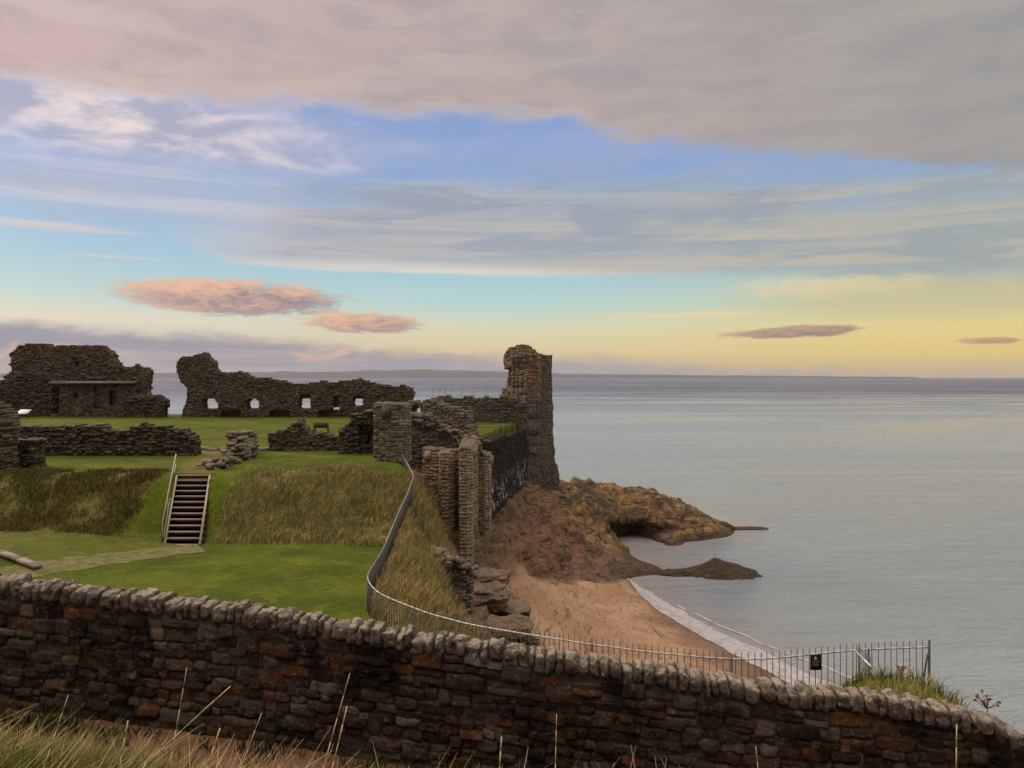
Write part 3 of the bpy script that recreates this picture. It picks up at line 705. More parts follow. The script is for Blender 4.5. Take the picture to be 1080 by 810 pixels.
# --- arch and rubble mass right of the pier
th = [(438 + 6.5 * math.cos(a), 435 - 7 * math.sin(a)) for a in np.linspace(0, 2 * math.pi, 14)[:-1]]
tag(masonry(at(420, 66), at(503, 62), [(424, 475), (425, 425), (431, 422.5), (446, 423.5), (452, 420), (462, 424), (474, 430), (484, 438), (492, 446), (500, 455), (503, 475)], 1.0, (.34, .2), 52, edge=.3, holes=[th], proud=.14, jit=.05, rag=.05).build('arched_rubble_wall', M['rubble']), 'tumbled rubble wall with a round hole showing pale sea', 'ruined wall')
mb = masonry(at(428, 56.5), at(500, 57.5), [(428, 540), (428, 448), (432, 441), (441, 443), (450, 438), (458, 447), (470, 452), (480, 458), (490, 463), (500, 470), (503, 540)], 1.5, (.36, .2), 53, edge=.5, proud=.16, jit=.055, rag=.08)
rubble_heap(mb, [P(432, 442, 57.2), P(450, 440, 57.4), P(470, 453, 57.6), P(500, 470, 58)], 55, 170, (.1, .3), .45)
tag(mb.build('rubble_slope', M['rubble']), 'slope of loose pale rubble between the pier and the tall buttresses', 'rubble')
mb = MB()
for i in range(7):
    w = .42 - i * .045; a = P(495, 452 - i * 3.0, 63); mb.box(a, (w, .3, .13), .1 * i, .05, np.random.default_rng(60 + i))
tag(mb.build('stone_finial', M['rubble']), 'thin pointed stone stump in front of the small grass terrace', 'stone')

# --- buttresses over the beach
B_ = 'stone buttresses above the beach'
def butt(name, label, plan, z0, z1, seed, mat='buttress'):
    mb = prism_block(plan, z0, z1, seed, (.52, .3), .5, jit=.006, proud=.01, )
    return tag(mb.build(name, M[mat]), label, 'buttress', B_)
zt = lambda py, Yd: EYE - (py - HY) / F * Yd
butt('buttress', 'broad recessed wall block behind the fins, with a pale flat cap', [at(446, 55.4), at(470, 54.4), at(488, 54.6), at(506, 58.8), at(494, 61), at(453, 58)], 5.0, zt(475.5, 55), 70)
butt('buttress', 'narrow buttress fin nearest the dry grass slope', [at(463.5, 53.4), at(473.5, 52.7), at(476.5, 55.2), at(466, 55.8)], 5.0, zt(479, 53), 75)
butt('buttress', 'tallest foremost buttress fin standing out over the beach', [at(484.5, 51.4), at(492, 50.8), at(500, 51.8), at(500, 55.5), at(487, 55.5)], 4.4, zt(473, 51.5), 78)
butt('buttress', 'narrow rear buttress rising highest behind the foremost fin', [at(489, 57.2), at(496, 56.4), at(504.5, 57.6), at(500, 60), at(491, 60)], 6, zt(466, 57), 80)
butt('buttress', 'short right hand buttress fin beside the dark streaked wall', [at(506.5, 58.6), at(511, 58), at(517, 59.2), at(514.5, 62), at(505, 61.5)], 6, zt(482, 58.5), 85)
# pale caps
# --- dark streaked wall
def streak_mat():
    m = stone_mat('streaked_stone', [(.022, .02, .018), (.04, .034, .028), (.03, .027, .024), (.05, .042, .035)], moss=.4, mossc=(.03, .035, .012), lichen=.05)
    t = NT(m.node_tree); b = m.node_tree.nodes['Principled BSDF']; old = b.inputs['Base Color'].links[0].from_socket
    p = pos(t); sp = t.new('ShaderNodeSeparateXYZ'); t.put(sp.inputs[0], p)
    n = t.noise(t.scale(p, (.8, .8, .45)), 1.5, 6, .7, 1.6)
    band = t.m('MULTIPLY', t.step(7.0, 7.6, sp.outputs[2]), t.step(10.2, 8.8, sp.outputs[2]))
    t.put(b.inputs['Base Color'], t.mix(t.m('MULTIPLY', t.step(.55, .60, n), band), old, (.62, .62, .61)))
    return m
M['streak'] = streak_mat()
tag(masonry((-1.8, 62), (1.55, 82.5), [(0, 5.5), (0, 13.0), (20.5, 12.5), (20.5, 5.5)], 1.6, (.55, .28), 90, pix=False, proud=.08).build('streaked_retaining_wall', M['streak']), 'black retaining wall streaked with white droppings below the tower', 'retaining wall')

# --- rear curtain wall and sea tower
tag(masonry(at(450, 84), at(558, 84), [(450, 456), (452, 421), (458, 418.5), (472, 417.5), (480, 419), (558, 419.5), (558, 458)], 1.6, (.5, .25), 95, proud=.07, niches=[[(541, 443), (545, 443), (545, 450), (541, 450)]]).build('curtain_wall', M['tower']), 'flat topped curtain wall joining the rubble to the sea tower', 'wall')
tw = empty('sea_tower', 'tall broken stone tower standing at the cliff end over the sea', 'tower')
masonry(at(526, 88), at(557, 83.2), [(527.5, 416), (528, 413), (530, 407), (530.8, 400), (532, 394), (531.6, 386), (531.3, 378), (533, 370), (537, 366.5), (545, 365.5), (550, 367), (553, 371), (557, 374), (557, 414), (527, 414)], 1.6, (.45, .25), 100, edge=.07, niches=[[(541, 386), (544, 385), (545, 405), (541, 408)], [(531, 390), (540, 386), (541, 410), (530, 412)]], proud=.12, jit=.05, rag=.06, layers=3).build('broken_inner_wall', M['tower_warm'], tw)
masonry(at(526, 88), at(557, 83.2), [(527.5, 470), (527.5, 415), (557, 415), (557, 470)], 1.5, (.5, .25), 104, proud=.06).build('lower_wall', M['tower'], tw)
masonry(at(555.5, 83.2), at(589.5, 86.4), [(556, 525), (556, 372.5), (566, 374), (576, 374.5), (580, 378), (580.5, 395), (580, 408), (582, 425), (582, 445), (584, 470), (586, 488), (588.5, 491), (588.5, 496), (590, 500), (590.5, 525)], 2.6, (.42, .22), 101, proud=.035, layers=4, rag=.03).build('outer_wall', M['tower'], tw)
masonry(at(545, 88.5), at(583, 91), [(546, 525), (546, 372), (560, 373), (582, 376), (584, 525)], 1.2, (.5, .25), 102).build('rear_wall', M['tower'], tw)
# --- grassed stump of wall below the near side
mb = MB()
masonry(at(432, 38), at(497, 38.8), [(440, 612), (441, 590), (446, 581), (455, 579), (466, 583), (478, 589), (490, 597), (497, 601), (499, 645), (480, 634), (455, 625)], 1.3, (.32, .2), 110, mb=mb, proud=.2, jit=.06, rag=.15)
rubble_heap(mb, [P(444, 584, 38.3), P(470, 590, 38.3), P(494, 602, 38.9)], 3, 40, (.1, .25), .3)
tag(mb.build('collapsed_wall', M['rubble']), 'collapsed rubble wall sticking out of the dry grass slope above the beach', 'ruined wall')
# ------------------------------------------------------------------ rounded stones
def cube_sphere(n):
    V = {}; Fq = []
    def key(p): return tuple(np.round(p, 6))
    verts = []
    def vid(p):
        k = key(p)
        if k not in V: V[k] = len(verts); verts.append(p)
        return V[k]
    g = np.linspace(-1, 1, n + 1)
    for ax in range(3):
        for sg in (-1, 1):
            for i in range(n):
                for j in range(n):
                    q = []
                    for (a, b) in ((i, j), (i + 1, j), (i + 1, j + 1), (i, j + 1)):
                        p = np.zeros(3); p[ax] = sg; p[(ax + 1) % 3] = g[a]; p[(ax + 2) % 3] = g[b]; q.append(vid(p))
                    Fq.append(q if sg > 0 else q[::-1])
    return np.array(verts), np.array(Fq)
CS6 = cube_sphere(6); CS9 = cube_sphere(9); CS12 = cube_sphere(12); CS4 = cube_sphere(4)
def round_stone(tpl, half, power, seed, namp=.05, nscale=6.):
    v = tpl[0]
    r = (np.abs(v) ** power).sum(1) ** (1 / power)
    u = v / r[:, None]
    p = u * np.asarray(half)
    o = seed * 7.31
    d = fbm(p[:, 0] * nscale + o, p[:, 1] * nscale, p[:, 2] * nscale + o * .3, oct=3, seed=seed % 97)
    nrm = u / np.linalg.norm(u, axis=1)[:, None]
    return p + nrm * (d * namp)[:, None]

# --- boundary wall in front of the viewer
wall = empty('boundary_wall', 'long dark rubble boundary wall with rough pale upright coping stones in the foreground', 'wall')
s_top = resample(WTP, 900)
sd = np.concatenate([[0], np.cumsum(np.hypot(*np.diff(s_top[:, :2], axis=0).T))])
def wpt(s): return np.array([np.interp(s, sd, s_top[:, i]) for i in range(3)])
def wdir(s):
    a, b = wpt(s - .25), wpt(s + .25); d = b - a; return d / np.linalg.norm(d[:2])
rng = np.random.default_rng(77)
COPH = .225; TH = .16                      # coping height, half thickness of the wall
mb = MB(); s = .05; n = 0
while s < sd[-1] - .1:
    big = s < 5.2 or s > sd[-1] - 6
    w = rng.uniform(.075, .195); h = COPH * rng.uniform(.86, 1.1)
    p = wpt(s + w / 2); d = wdir(s + w / 2); ang = math.atan2(d[1], d[0])
    v = round_stone(CS12, (w / 2 - .001, TH + rng.uniform(.0, .05), h / 2), rng.uniform(2.6, 4.5), n + 3, .045, 14.)
    v[:, 0] *= 1 + .1 * rng.normal() * v[:, 2] / h
    lean = rng.normal(0, .1); v[:, 0] += v[:, 2] * lean
    co, si = math.cos(ang), math.sin(ang)
    v = np.stack([v[:, 0] * co - v[:, 1] * si, v[:, 0] * si + v[:, 1] * co, v[:, 2]], 1) + (p[0], p[1], p[2] - COPH / 2 - (COPH - h) / 2 + rng.normal(0, .012))
    if -7 < p[0] < 6.6 and n < 100:
        o = mesh_obj('coping_stone', v, CS12[1], M['coping'], wall, smooth=True)
        n += 1
    else:
        mb.add(v, CS12[1])
    s += w * .98
fo = mb.build('coping_end_run', M['coping'], wall, smooth=True); fo['kind'] = 'stuff'
# facing stones, course by course below the coping
mb = MB(); zrow = COPH - .02; k = 0; depthw = 2.25
while zrow < depthw:
    h = rng.uniform(.07, .19); s = rng.uniform(0, .4)
    while s < sd[-1] - .2:
        w = h * rng.uniform(1.0, 2.9)
        w = min(max(w, .11), .48)
        sub = 1 if h < .15 or rng.uniform() > .35 else 2
        for q in range(sub):
            hh = h / sub; zc = zrow + hh * (q + .5)
            p = wpt(s + w / 2); d = wdir(s + w / 2); ang = math.atan2(d[1], d[0]); slope = math.atan2(d[2], 1)
            nrm = np.array([d[1], -d[0]]) / np.hypot(d[0], d[1])
            v = round_stone(CS9, (w / 2 + .002, .13, hh / 2 + .002), rng.uniform(3.5, 9), k + 11, .03, 13.)
            v[:, 1] += (v[:, 0] / w) * rng.normal(0, .012) + (v[:, 2] / hh) * rng.normal(0, .012)
            rz = slope * .9 + rng.normal(0, .03)
            v = np.stack([v[:, 0] * math.cos(rz) - v[:, 2] * math.sin(rz), v[:, 1], v[:, 0] * math.sin(rz) + v[:, 2] * math.cos(rz)], 1)
            co, si = math.cos(ang), math.sin(ang)
            off = TH - .125 + rng.normal(0, .018)
            mb.add(np.stack([v[:, 0] * co - v[:, 1] * si, v[:, 0] * si + v[:, 1] * co, v[:, 2]], 1) + (p[0] + nrm[0] * off, p[1] + nrm[1] * off, p[2] - zc + rng.normal(0, .014) + .09 * float(vnoise(np.array([s * .8]), np.array([zrow * 1.5]), seed=5)[0])), CS9[1])
            k += 1
        s += w * rng.uniform(.93, 1.01)
    zrow += h * .97
mb.build('stone_face', M['near'], wall, smooth=True)
# mortar core, a little behind the faces
V = []; st = resample(WTP, 120)
for i in range(120):
    d = st[min(i + 1, 119)] - st[max(i - 1, 0)]; d = d[:2] / np.hypot(*d[:2]); nr = np.array([d[1], -d[0]])
    for sg, dz in ((1, .08), (-1, .08), (-1, 2.6), (1, 2.6)):
        V.append((*(st[i][:2] + nr * sg * (TH - .045)), st[i][2] - dz))
fq = [[i * 4 + a, i * 4 + (a + 1) % 4, (i + 1) * 4 + (a + 1) % 4, (i + 1) * 4 + a] for i in range(119) for a in range(4)] + [[0, 3, 2, 1], [119 * 4, 119 * 4 + 1, 119 * 4 + 2, 119 * 4 + 3]]
mesh_obj('mortar_core', V, np.array(fq), M['mortar'], wall)

# --- iron railing
rail = empty('iron_railing', 'long grey iron railing bending along the cliff edge with a pale top rail', 'railing')
RP = np.array(RAILP)
front = RP[9:]; back = RP[:10]
def smooth_line(P_, n):
    q = resample(P_, n)
    for _ in range(2):
        q[1:-1] = (q[:-2] + 2 * q[1:-1] + q[2:]) / 4
    return q
line = smooth_line(RP, 130)
mb = MB(); mb2 = MB()
for a, b in zip(line[:-1], line[1:]):
    mb.bar(a + (0, 0, .012), b + (0, 0, .012), .019, 6); mb2.bar(a - (0, 0, FH - .14), b - (0, 0, FH - .14), .016, 4)
ret = [P(902, 686, 18.0), P(919.5, 704, 16.9)]
mb.bar(ret[0], ret[1], .024); mb2.bar(ret[0] - (0, 0, 1.05), ret[1] - (0, 0, 1.05), .016, 4)
mb.build('top_rail', M['rail'], rail, True); mb2.build('lower_rail', M['iron'], rail)
dl = np.concatenate([[0], np.cumsum(np.linalg.norm(np.diff(line, axis=0), axis=1))])
bars = []
for s in np.arange(0, dl[-1], .145):
    bars.append(np.array([np.interp(s, dl, line[:, i]) for i in range(3)]))
bars.reverse()                                   # the seaward end is nearest
for f in np.linspace(.08, 1, 9): bars.append(ret[0] * (1 - f) + ret[1] * f)
rest = MB(); nb = 0
rb = np.random.default_rng(4)
bars_sorted = bars[-9:] + bars[:-9]
for p in bars_sorted:
    lo = max(gz(p[0], p[1]) - .15, p[2] - 1.5); isf = nb < 100
    t = MB() if isf else rest
    t.bar((p[0] + rb.normal(0, .004), p[1], min(lo, p[2] - FH + .1)), (p[0] + rb.normal(0, .006), p[1], p[2] + (.17 if isf else .05)), .0105 if isf else .011, 4)
    if isf: t.build('bar', M['iron'], rail)
    nb += 1
o = rest.build('bars', M['iron'], rail); o['kind'] = 'stuff'
mb = MB(); e = P(980, 683, 18)
mb.bar(e + (0, 0, -1.5), e + (0, 0, .18), .028, 8); mb.build('end_post', M['iron'], rail)
mb = MB(); mb.bar(e + (-.26, .0, -1.5), e + (-.035, .0, -.14), .022, 6); mb.build('brace', M['iron'], rail)
for s in np.arange(3, dl[-1], 3.2):
    p = np.array([np.interp(s, dl, line[:, i]) for i in range(3)]); mb = MB()
    mb.bar(p - (0, 0, FH + .25), p + (0, 0, .03), .024, 6); mb.build('post', M['iron'], rail)

# notice on the railing
sg = empty('notice_sign', 'small black notice plate with white symbol fixed to the railing', 'sign')
c = P(860.5, 698.5, 17.94); w2, h2 = .125, .175
def plate(name, x0, x1, z0, z1, y0, y1, mat, par):
    m_ = MB(); m_.box((c[0] + (x0 + x1) / 2, c[1] + (y0 + y1) / 2, c[2] + (z0 + z1) / 2), (abs(x1 - x0) / 2, abs(y1 - y0) / 2, abs(z1 - z0) / 2)); return m_.build(name, mat, par)
plate('plate', -w2, w2, -h2, h2, -.01, .01, M['black'], sg)
tri = mesh_obj('warning_symbol', [(c[0] - .055, c[1] - .013, c[2] + .07), (c[0] + .03, c[1] - .013, c[2] + .07), (c[0] - .012, c[1] - .013, c[2] + .145)], [(0, 1, 2)], M['white'], sg)
for i, z_ in enumerate((.03, -.005, -.04, -.075)):
    plate('text_line', -.09, .09 - .03 * (i % 2), z_ - .006, z_ + .006, -.014, -.0125, M['grey'], sg)

# --- steps and handrail
st_ = empty('steps', 'straight flight of dark wooden steps with pale edges up the bank', 'stairs')
NS = 13
TL, TR, BL, BR = STAIR_T[0], STAIR_T[1], STAIR_B[0], STAIR_B[1]
for i in range(NS):
    f0 = i / (NS - 1.0) * (12 / 12.); a = BL * (1 - f0) + TL * f0; b = BR * (1 - f0) + TR * f0
    rz = math.atan2(b[1] - a[1], b[0] - a[0]); cx = (a + b) / 2; hw = np.linalg.norm((b - a)[:2]) / 2
    if i < NS:
        m_ = MB(); m_.box((cx[0], cx[1] + .0, cx[2] - .02), (hw, .035, .035), rz); m_.build('step_edge', M['wood'], st_)
        m_ = MB(); m_.box((cx[0] - .03, cx[1] + .26, cx[2] - .14), (hw - .03, .23, .11), rz); m_.build('tread', M['wood_dark'], st_)
        m_ = MB(); m_.box((cx[0], cx[1] + .05, cx[2] - .16), (hw - .02, .02, .105), rz); m_.build('riser', M['wood_dark'], st_)
for A_, B_2 in ((BL, TL), (BR, TR)):
    m_ = MB(); m_.bar(A_ + (0, -.05, .0), B_2 + (0, .05, .0), .055, 4); m_.build('stringer', M['wood'], st_)
hr = empty('handrail', 'thin double steel handrail on the left of the wooden steps', 'handrail')
ht = P(185.5, 479, 41.9); hb = P(171, 552, 35.4); ht0 = ht - (0, 0, .5); hb0 = P(172.5, 566, 35.4)
m_ = MB(); m_.bar(hb, ht, .028); m_.bar(ht, P(187, 481, 42.6), .028); m_.build('rail', M['wood'], hr, True)
m_ = MB(); m_.bar(hb0, ht0, .022); m_.build('rail', M['wood'], hr, True)
for f in (0.02, .35, .68, 1.):
    p = hb * (1 - f) + ht * f; m_ = MB(); m_.bar((p[0], p[1], gz(p[0], p[1]) - .1), p, .024); m_.build('post', M['wood'], hr, True)

# --- bench, boards
bn = empty('bench', 'dark wooden bench seen from behind on the far lawn', 'bench')
bp = P(338.5, 458.5, 69); bz = gz(bp[0], bp[1])
def bx(name, c_, h_, par, mat, rz=0.):
    m_ = MB(); m_.box(c_, h_, rz); return m_.build(name, mat, par)
bx('seat', (bp[0], bp[1] + .25, bz + .44), (.66, .22, .025), bn, M['wood_dark'])
bx('backrest', (bp[0], bp[1], bz + .68), (.66, .025, .22), bn, M['wood_dark'])
for sx_ in (-.58, .58):
    bx('leg', (bp[0] + sx_, bp[1], bz + .44), (.035, .035, .46), bn, M['wood_dark'])
    bx('leg', (bp[0] + sx_, bp[1] + .44, bz + .21), (.035, .035, .24), bn, M['wood_dark'])
ib = empty('information_board', 'small slanted white information board on the lawn before the left ruin', 'sign')
ip = P(23, 430, 92); iz = gz(ip[0], ip[1])
V = [(ip[0] - .75, ip[1], iz + .62), (ip[0] + .6, ip[1], iz + .62), (ip[0] + .85, ip[1] + .5, iz + 1.1), (ip[0] - .45, ip[1] + .5, iz + 1.1)]
V += [(a, b, c_ - .04) for a, b, c_ in V]
mesh_obj('panel', V, BOXF[:, ::-1], M['white'], ib)
for sx_ in (-.4, .45): bx('leg', (ip[0] + sx_, ip[1] + .25, iz + .35), (.04, .04, .42), ib, M['iron'])
tb = empty('lawn_marker', 'tiny low dark marker sign on the lawn beside the rubble heap', 'sign')
tp = P(267, 467, 60); tz = gz(tp[0], tp[1])
bx('panel', (tp[0], tp[1], tz + .42), (.26, .12, .05), tb, M['black']); bx('post', (tp[0], tp[1], tz + .17), (.03, .03, .22), tb, M['black'])

# thin railing on the rear curtain wall, and the one round the small terrace
tr = empty('wall_top_railing', 'faint thin safety railing along the top of the flat curtain wall', 'railing')
zt_ = EYE - (419.4 - HY) / F * 84.6
for i, px in enumerate((457, 464, 470, 476, 487, 500, 513, 526)):
    p = at(px, 84.8); m_ = MB(); m_.bar((p[0], p[1], zt_ - .15), (p[0], p[1], zt_ + 1.1), .018, 4); m_.build('post', M['iron'], tr)
for z_ in (1.05, .6):
    for a_, b_ in ((457, 472), (487, 531)):
        m_ = MB(); m_.bar((*at(a_, 84.8), zt_ + z_), (*at(b_, 84.8), zt_ + z_), .014, 4); m_.build('rail', M['iron'], tr)
te = empty('terrace_fence', 'low thin fence round the small grass terrace below the tower', 'fence')
tl = [(-3.6, 63.2, 13.05), (-1.75, 63.2, 13.0), (-.75, 69, 12.9), (.3, 75.5, 12.8), (1.1, 80.5, 12.7)]
for a_, b_ in zip(tl[:-1], tl[1:]):
    m_ = MB(); m_.bar(np.array(a_) + (0, 0, .95), np.array(b_) + (0, 0, .95), .009, 4); m_.build('rail', M['iron'], te)
for q in tl:
    m_ = MB(); m_.bar(np.array(q) - (0, 0, .3), np.array(q) + (0, 0, 1.0), .022, 4); m_.build('post', M['slab'], te)

# pale edging slab at the left of the ditch
mb = MB(); a = P(-14, 575, 31.4); b = P(40, 596, 29.8); r_ = np.random.default_rng(3); an = math.atan2(b[1] - a[1], b[0] - a[0])
for i in range(3):
    p = a * (1 - (i + .5) / 3) + b * (i + .5) / 3; L3 = np.hypot(*(b - a)[:2]) / 6
    v = BOXV * (L3, .16, .06) + r_.uniform(-.012, .012, (8, 3)); v[:, 2] += v[:, 0] * (b[2] - a[2]) / np.hypot(*(b - a)[:2])
    v = np.stack([v[:, 0] * math.cos(an) - v[:, 1] * math.sin(an), v[:, 0] * math.sin(an) + v[:, 1] * math.cos(an), v[:, 2]], 1)
    mb.add(v + p - (0, 0, .06), BOXF)
tag(mb.build('edging_kerb', M['slab']), 'sloping pale stone edging at the left border of the ditch lawn', 'kerb')

# --- islet and loose rocks
CSR = cube_sphere(22)
def rock_obj(name, c_, half, seed, mat, label, cat='rock', group=None, rz=0.):
    v = round_stone(CSR, half, 3.2, seed, min(half) * .55, 1.1 / max(half) * 1.6)
    lay = v[:, 2] / (half[2] * .42) + .5 * vnoise(v[:, 0] * .9, v[:, 1] * .9, seed=seed)
    k_ = 1 + .16 * vnoise(np.floor(lay) * 3.7, np.full(len(v), seed * 1.3), seed=seed + 2)
    v[:, 0] *= k_; v[:, 1] *= k_
    fr = lay - np.floor(lay); v[:, 2] += (np.where(fr > .75, .0, .12) - .06) * half[2]
    v += np.stack([fbm(v[:, 0] * 2.2, v[:, 1] * 2.2, v[:, 2] * 5, seed=seed + a) for a in (1, 2, 3)], 1) * min(half) * .3
    co, si = math.cos(rz), math.sin(rz)
    v = np.stack([v[:, 0] * co - v[:, 1] * si, v[:, 0] * si + v[:, 1] * co, v[:, 2]], 1) + np.asarray(c_)
    return tag(mesh_obj(name, v, CSR[1], mat), label, cat, group)
M['rock'] = stone_mat('wet_rock', [(.05, .04, .03), (.06, .046, .034)], moss=.2, lichen=.25, bump=.12, scale=.6)
M['rock_y'] = stone_mat('shore_rock', [(.13, .10, .07), (.19, .14, .10), (.16, .11, .075)], moss=.1, lichen=.3, bump=.1, scale=.7)
# islet: a low tent shaped reef
gxr = np.linspace(-4.6, 4.6, 70); gyr = np.linspace(-3, 3, 46); RX, RY = np.meshgrid(gxr, gyr)
prof = np.interp(RX, [-4.6, -3.4, -2, -.6, .1, 1.2, 2.6, 4.0, 4.6], [-.5, .1, .55, 1.15, 1.5, 1.1, .65, .12, -.5])
RZ = prof * (1 - (np.abs(RY + .3 * RX * .2) / 3) ** 1.6) - .25 * (np.abs(RY) / 3) ** 2 + .16 * fbm(RX * 1.1, RY * 1.1, oct=5, seed=61) + .12 * (1 - np.abs(fbm(RX * .8 + RY * .4, RY * 2.2, oct=3, seed=62)) * 3)
ii = np.arange(RX.size).reshape(RX.shape)
ic = P(766, 611, EYE * F / (610 - HY))
tag(mesh_obj('reef', np.stack([RX + ic[0] - .4, RY + ic[1] + 2.0, RZ - .2], -1).reshape(-1, 3), np.stack([ii[:-1, :-1], ii[:-1, 1:], ii[1:, 1:], ii[1:, :-1]], -1).reshape(-1, 4), M['rock'], smooth=True), 'low dark pointed reef standing in the water off the beach', 'rock')
for (px, py, z_, h_, sd_, lab) in [(757, 556, .2, (1.6, 1.2, .5), 3, 'small dark skerry just behind the tip of the headland'), (783, 557.5, .0, (3.2, 1.0, .16), 4, 'flat sliver of rock awash beyond the headland tip'), (716, 605, .0, (1.8, .9, .3), 5, 'low wet rock between the ledge and the pointed reef')]:
    p = P(px, py, (EYE - z_) * F / (py - HY)); rock_obj('shore_rock', p, h_, sd_, M['rock'], lab)
rr = np.random.default_rng(8)
labs = ['long grey boulder lowest on the beach by the railing', 'rounded boulder just under the collapsed wall', 'flat layered boulder at the foot of the grass slope', 'angular boulder leaning on the layered ledge', 'broad layered ledge block at the top of the beach', 'small dark boulder on the sand edge']
for i, (px, py, Yd, h_) in enumerate([(530, 656, 44, (1.7, 1.2, .5)), (512, 622, 46, (1.3, 1.1, .6)), (528, 634, 47.6, (1.7, 1.2, .42)), (545, 640, 47.5, (.8, .7, .5)), (512, 606, 49, (1.5, 1.2, .5)), (556, 661, 45, (.7, .6, .35))]):
    p = P(px, py, Yd); z_ = gz(p[0], p[1]); rock_obj('boulder', (p[0], p[1], z_ + h_[2] * .3), h_, 20 + i, M['rock_y'], labs[i], 'boulder', 'boulders below the collapsed wall', rr.uniform(-.4, .4))

# ------------------------------------------------------------------ grass
def blades(name, x, y, h, w, mat, label, seed, lean=.35, zoff=0., bend=(1., 0.)):
    r = np.random.default_rng(seed); n = len(x)
    z = ground_z(x, y) - .04 + zoff
    a = r.uniform(0, 2 * math.pi, n); hh = h * r.uniform(.45, 1.2, n); ww = w * r.uniform(.6, 1.4, n)
    lx = np.cos(a) * lean * hh * r.uniform(.2, 1, n) + bend[0] * hh * .25; ly = np.sin(a) * lean * hh * r.uniform(.2, 1, n) + bend[1] * hh * .25
    t = r.uniform(-.9, .9, n); dx = np.cos(t) * ww / 2; dy = np.sin(t) * ww / 2
    V = np.empty((n, 6, 3))
    for k, (f, wk) in enumerate(((0, 1.), (.55, .8), (1., .25))):
        cxx = x + lx * f * f; cyy = y + ly * f * f; czz = z + hh * (f - .25 * f * f * lean)
        V[:, 2 * k] = np.stack([cxx - dx * wk, cyy - dy * wk, czz], 1); V[:, 2 * k + 1] = np.stack([cxx + dx * wk, cyy + dy * wk, czz], 1)
    b = (np.arange(n) * 6)[:, None]
    Fq = np.concatenate([b + [0, 1, 3, 2], b + [2, 3, 5, 4]])
    return tag(mesh_obj(name, V.reshape(-1, 3), Fq, mat), label, kind='stuff')
def scatter(n, x0, x1, y0, y1, dens, seed, clump=.9):
    r = np.random.default_rng(seed); x = r.uniform(x0, x1, n); y = r.uniform(y0, y1, n)
    d = dens(x, y) * np.clip(.6 + 1.1 * fbm(x * clump, y * clump, oct=3, seed=seed + 5), 0, 1)
    k = r.uniform(0, 1, n) < d
    return x[k], y[k]
def samp(A):
    def f(x, y):
        i = np.clip(((x - GX0) / GS).round().astype(int), 0, nx - 1); j = np.clip(((y - GY0) / GS).round().astype(int), 0, ny - 1)
        return A[j, i]
    return f
ns = lambda x, y: ~on_stair(x, y, .5)
d1 = samp(dry_r); d2 = samp(dry_l); d3 = samp(np.where((sdc > -.1) & (Y > 19), grassm, 0)); d4 = samp(np.where((Y < 19) & (X > 4) & (sdc < .6), sstep(.0, .5, Y - np.interp(X, WTP[:, 0], WTP[:, 1]) - .45), 0))
x, y = scatter(80000, -14.5, -4, 34, 46, lambda x, y: d1(x, y) * ns(x, y), 201); blades('dry_grass_bank', x, y, .36, .03, M['straw'], 'long golden dry grass on the bank right of the steps', 202, .6)
x, y = scatter(70000, -32, -17, 34, 43, lambda x, y: d2(x, y) * ns(x, y), 203); blades('rough_grass_bank', x, y, .28, .03, M['straw_dark'], 'dark brown and green rough grass on the bank left of the steps', 204, .6)
x, y = scatter(110000, -9, 13, 19, 56, d3, 205); blades('dry_cliff_grass', x, y, .5, .03, M['gold'], 'dry golden grass on the cliff slope outside the railing', 206, .6)
x, y = scatter(22000, 3.5, 10.5, 9.6, 18, lambda x, y: d4(x, y) * np.maximum(sstep(5.4, 6.8, x), .25), 207); blades('mound_grass', x, y, .27, .016, M['grass'], 'green and yellow grass on the mound behind the wall end', 208, .6)
x, y = scatter(7000, 3.5, 10.5, 10, 18, lambda x, y: d4(x, y) * np.maximum(sstep(5.4, 6.8, x), .35), 209); blades('mound_dry_grass', x, y, .36, .014, M['straw'], 'dry yellow grass tufts on the mound behind the wall end', 210, .6)
fg = lambda x, y: sstep(1.3, 2.3, np.interp(x, WTP[:, 0], WTP[:, 1]) - y + .5 * fbm(x * .9, y * .9, seed=66)) * (1 - .3 * sstep(-1., 3., x))
x, y = scatter(130000, -6.2, 5.2, 5.2, 8.6, fg, 211, 1.3); blades('foreground_grass', x, y, .30, .010, M['grass'], 'green grass on the near bank at the bottom edge', 212, .9)
fl = lambda x, y: fg(x, y) * (1 - .6 * sstep(-4., 1., x))
x, y = scatter(22000, -6.2, 5.2, 5.2, 8.6, fl, 213, 1.9); blades('foreground_dry_grass', x, y, .46, .008, M['straw'], 'dry straw coloured grass on the near bank at the bottom edge', 214, .9, bend=(.8, 0))
dl_ = samp(np.where((sdc < -.3) & (dry < .2) & (dirt < .2), 1., 0.))
x, y = scatter(130000, -21, -4, 22, 36.2, lambda x, y: dl_(x, y) * ns(x, y) * .8, 241, .5); blades('lawn_grass', x, y, .065, .022, M['turf'], 'short green turf of the ditch lawn', 242, 1.)
x, y = scatter(2300, -6.2, 3.5, 5.2, 8.2, lambda x, y: fg(x, y), 243, .8); blades('arching_straws', x, y, .62, .0055, M['stalk'], 'thin arching pale straws among the foreground grass', 244, 1.1, bend=(.9, 0))
wf = lambda x, y: sstep(.75, .05, np.interp(x, WTP[:, 0], WTP[:, 1]) - .28 - y) * (y < np.interp(x, WTP[:, 0], WTP[:, 1]) - .27) * sstep(-.15, .25, fbm(x * .8, y * .8, seed=71) + .12)
x, y = scatter(60000, -7.5, 6.5, 7.4, 10.4, wf, 215, 1.); blades('wall_foot_weeds', x, y, .30, .014, M['weed_green'], 'dark weeds growing along the foot of the boundary wall', 216, .9)
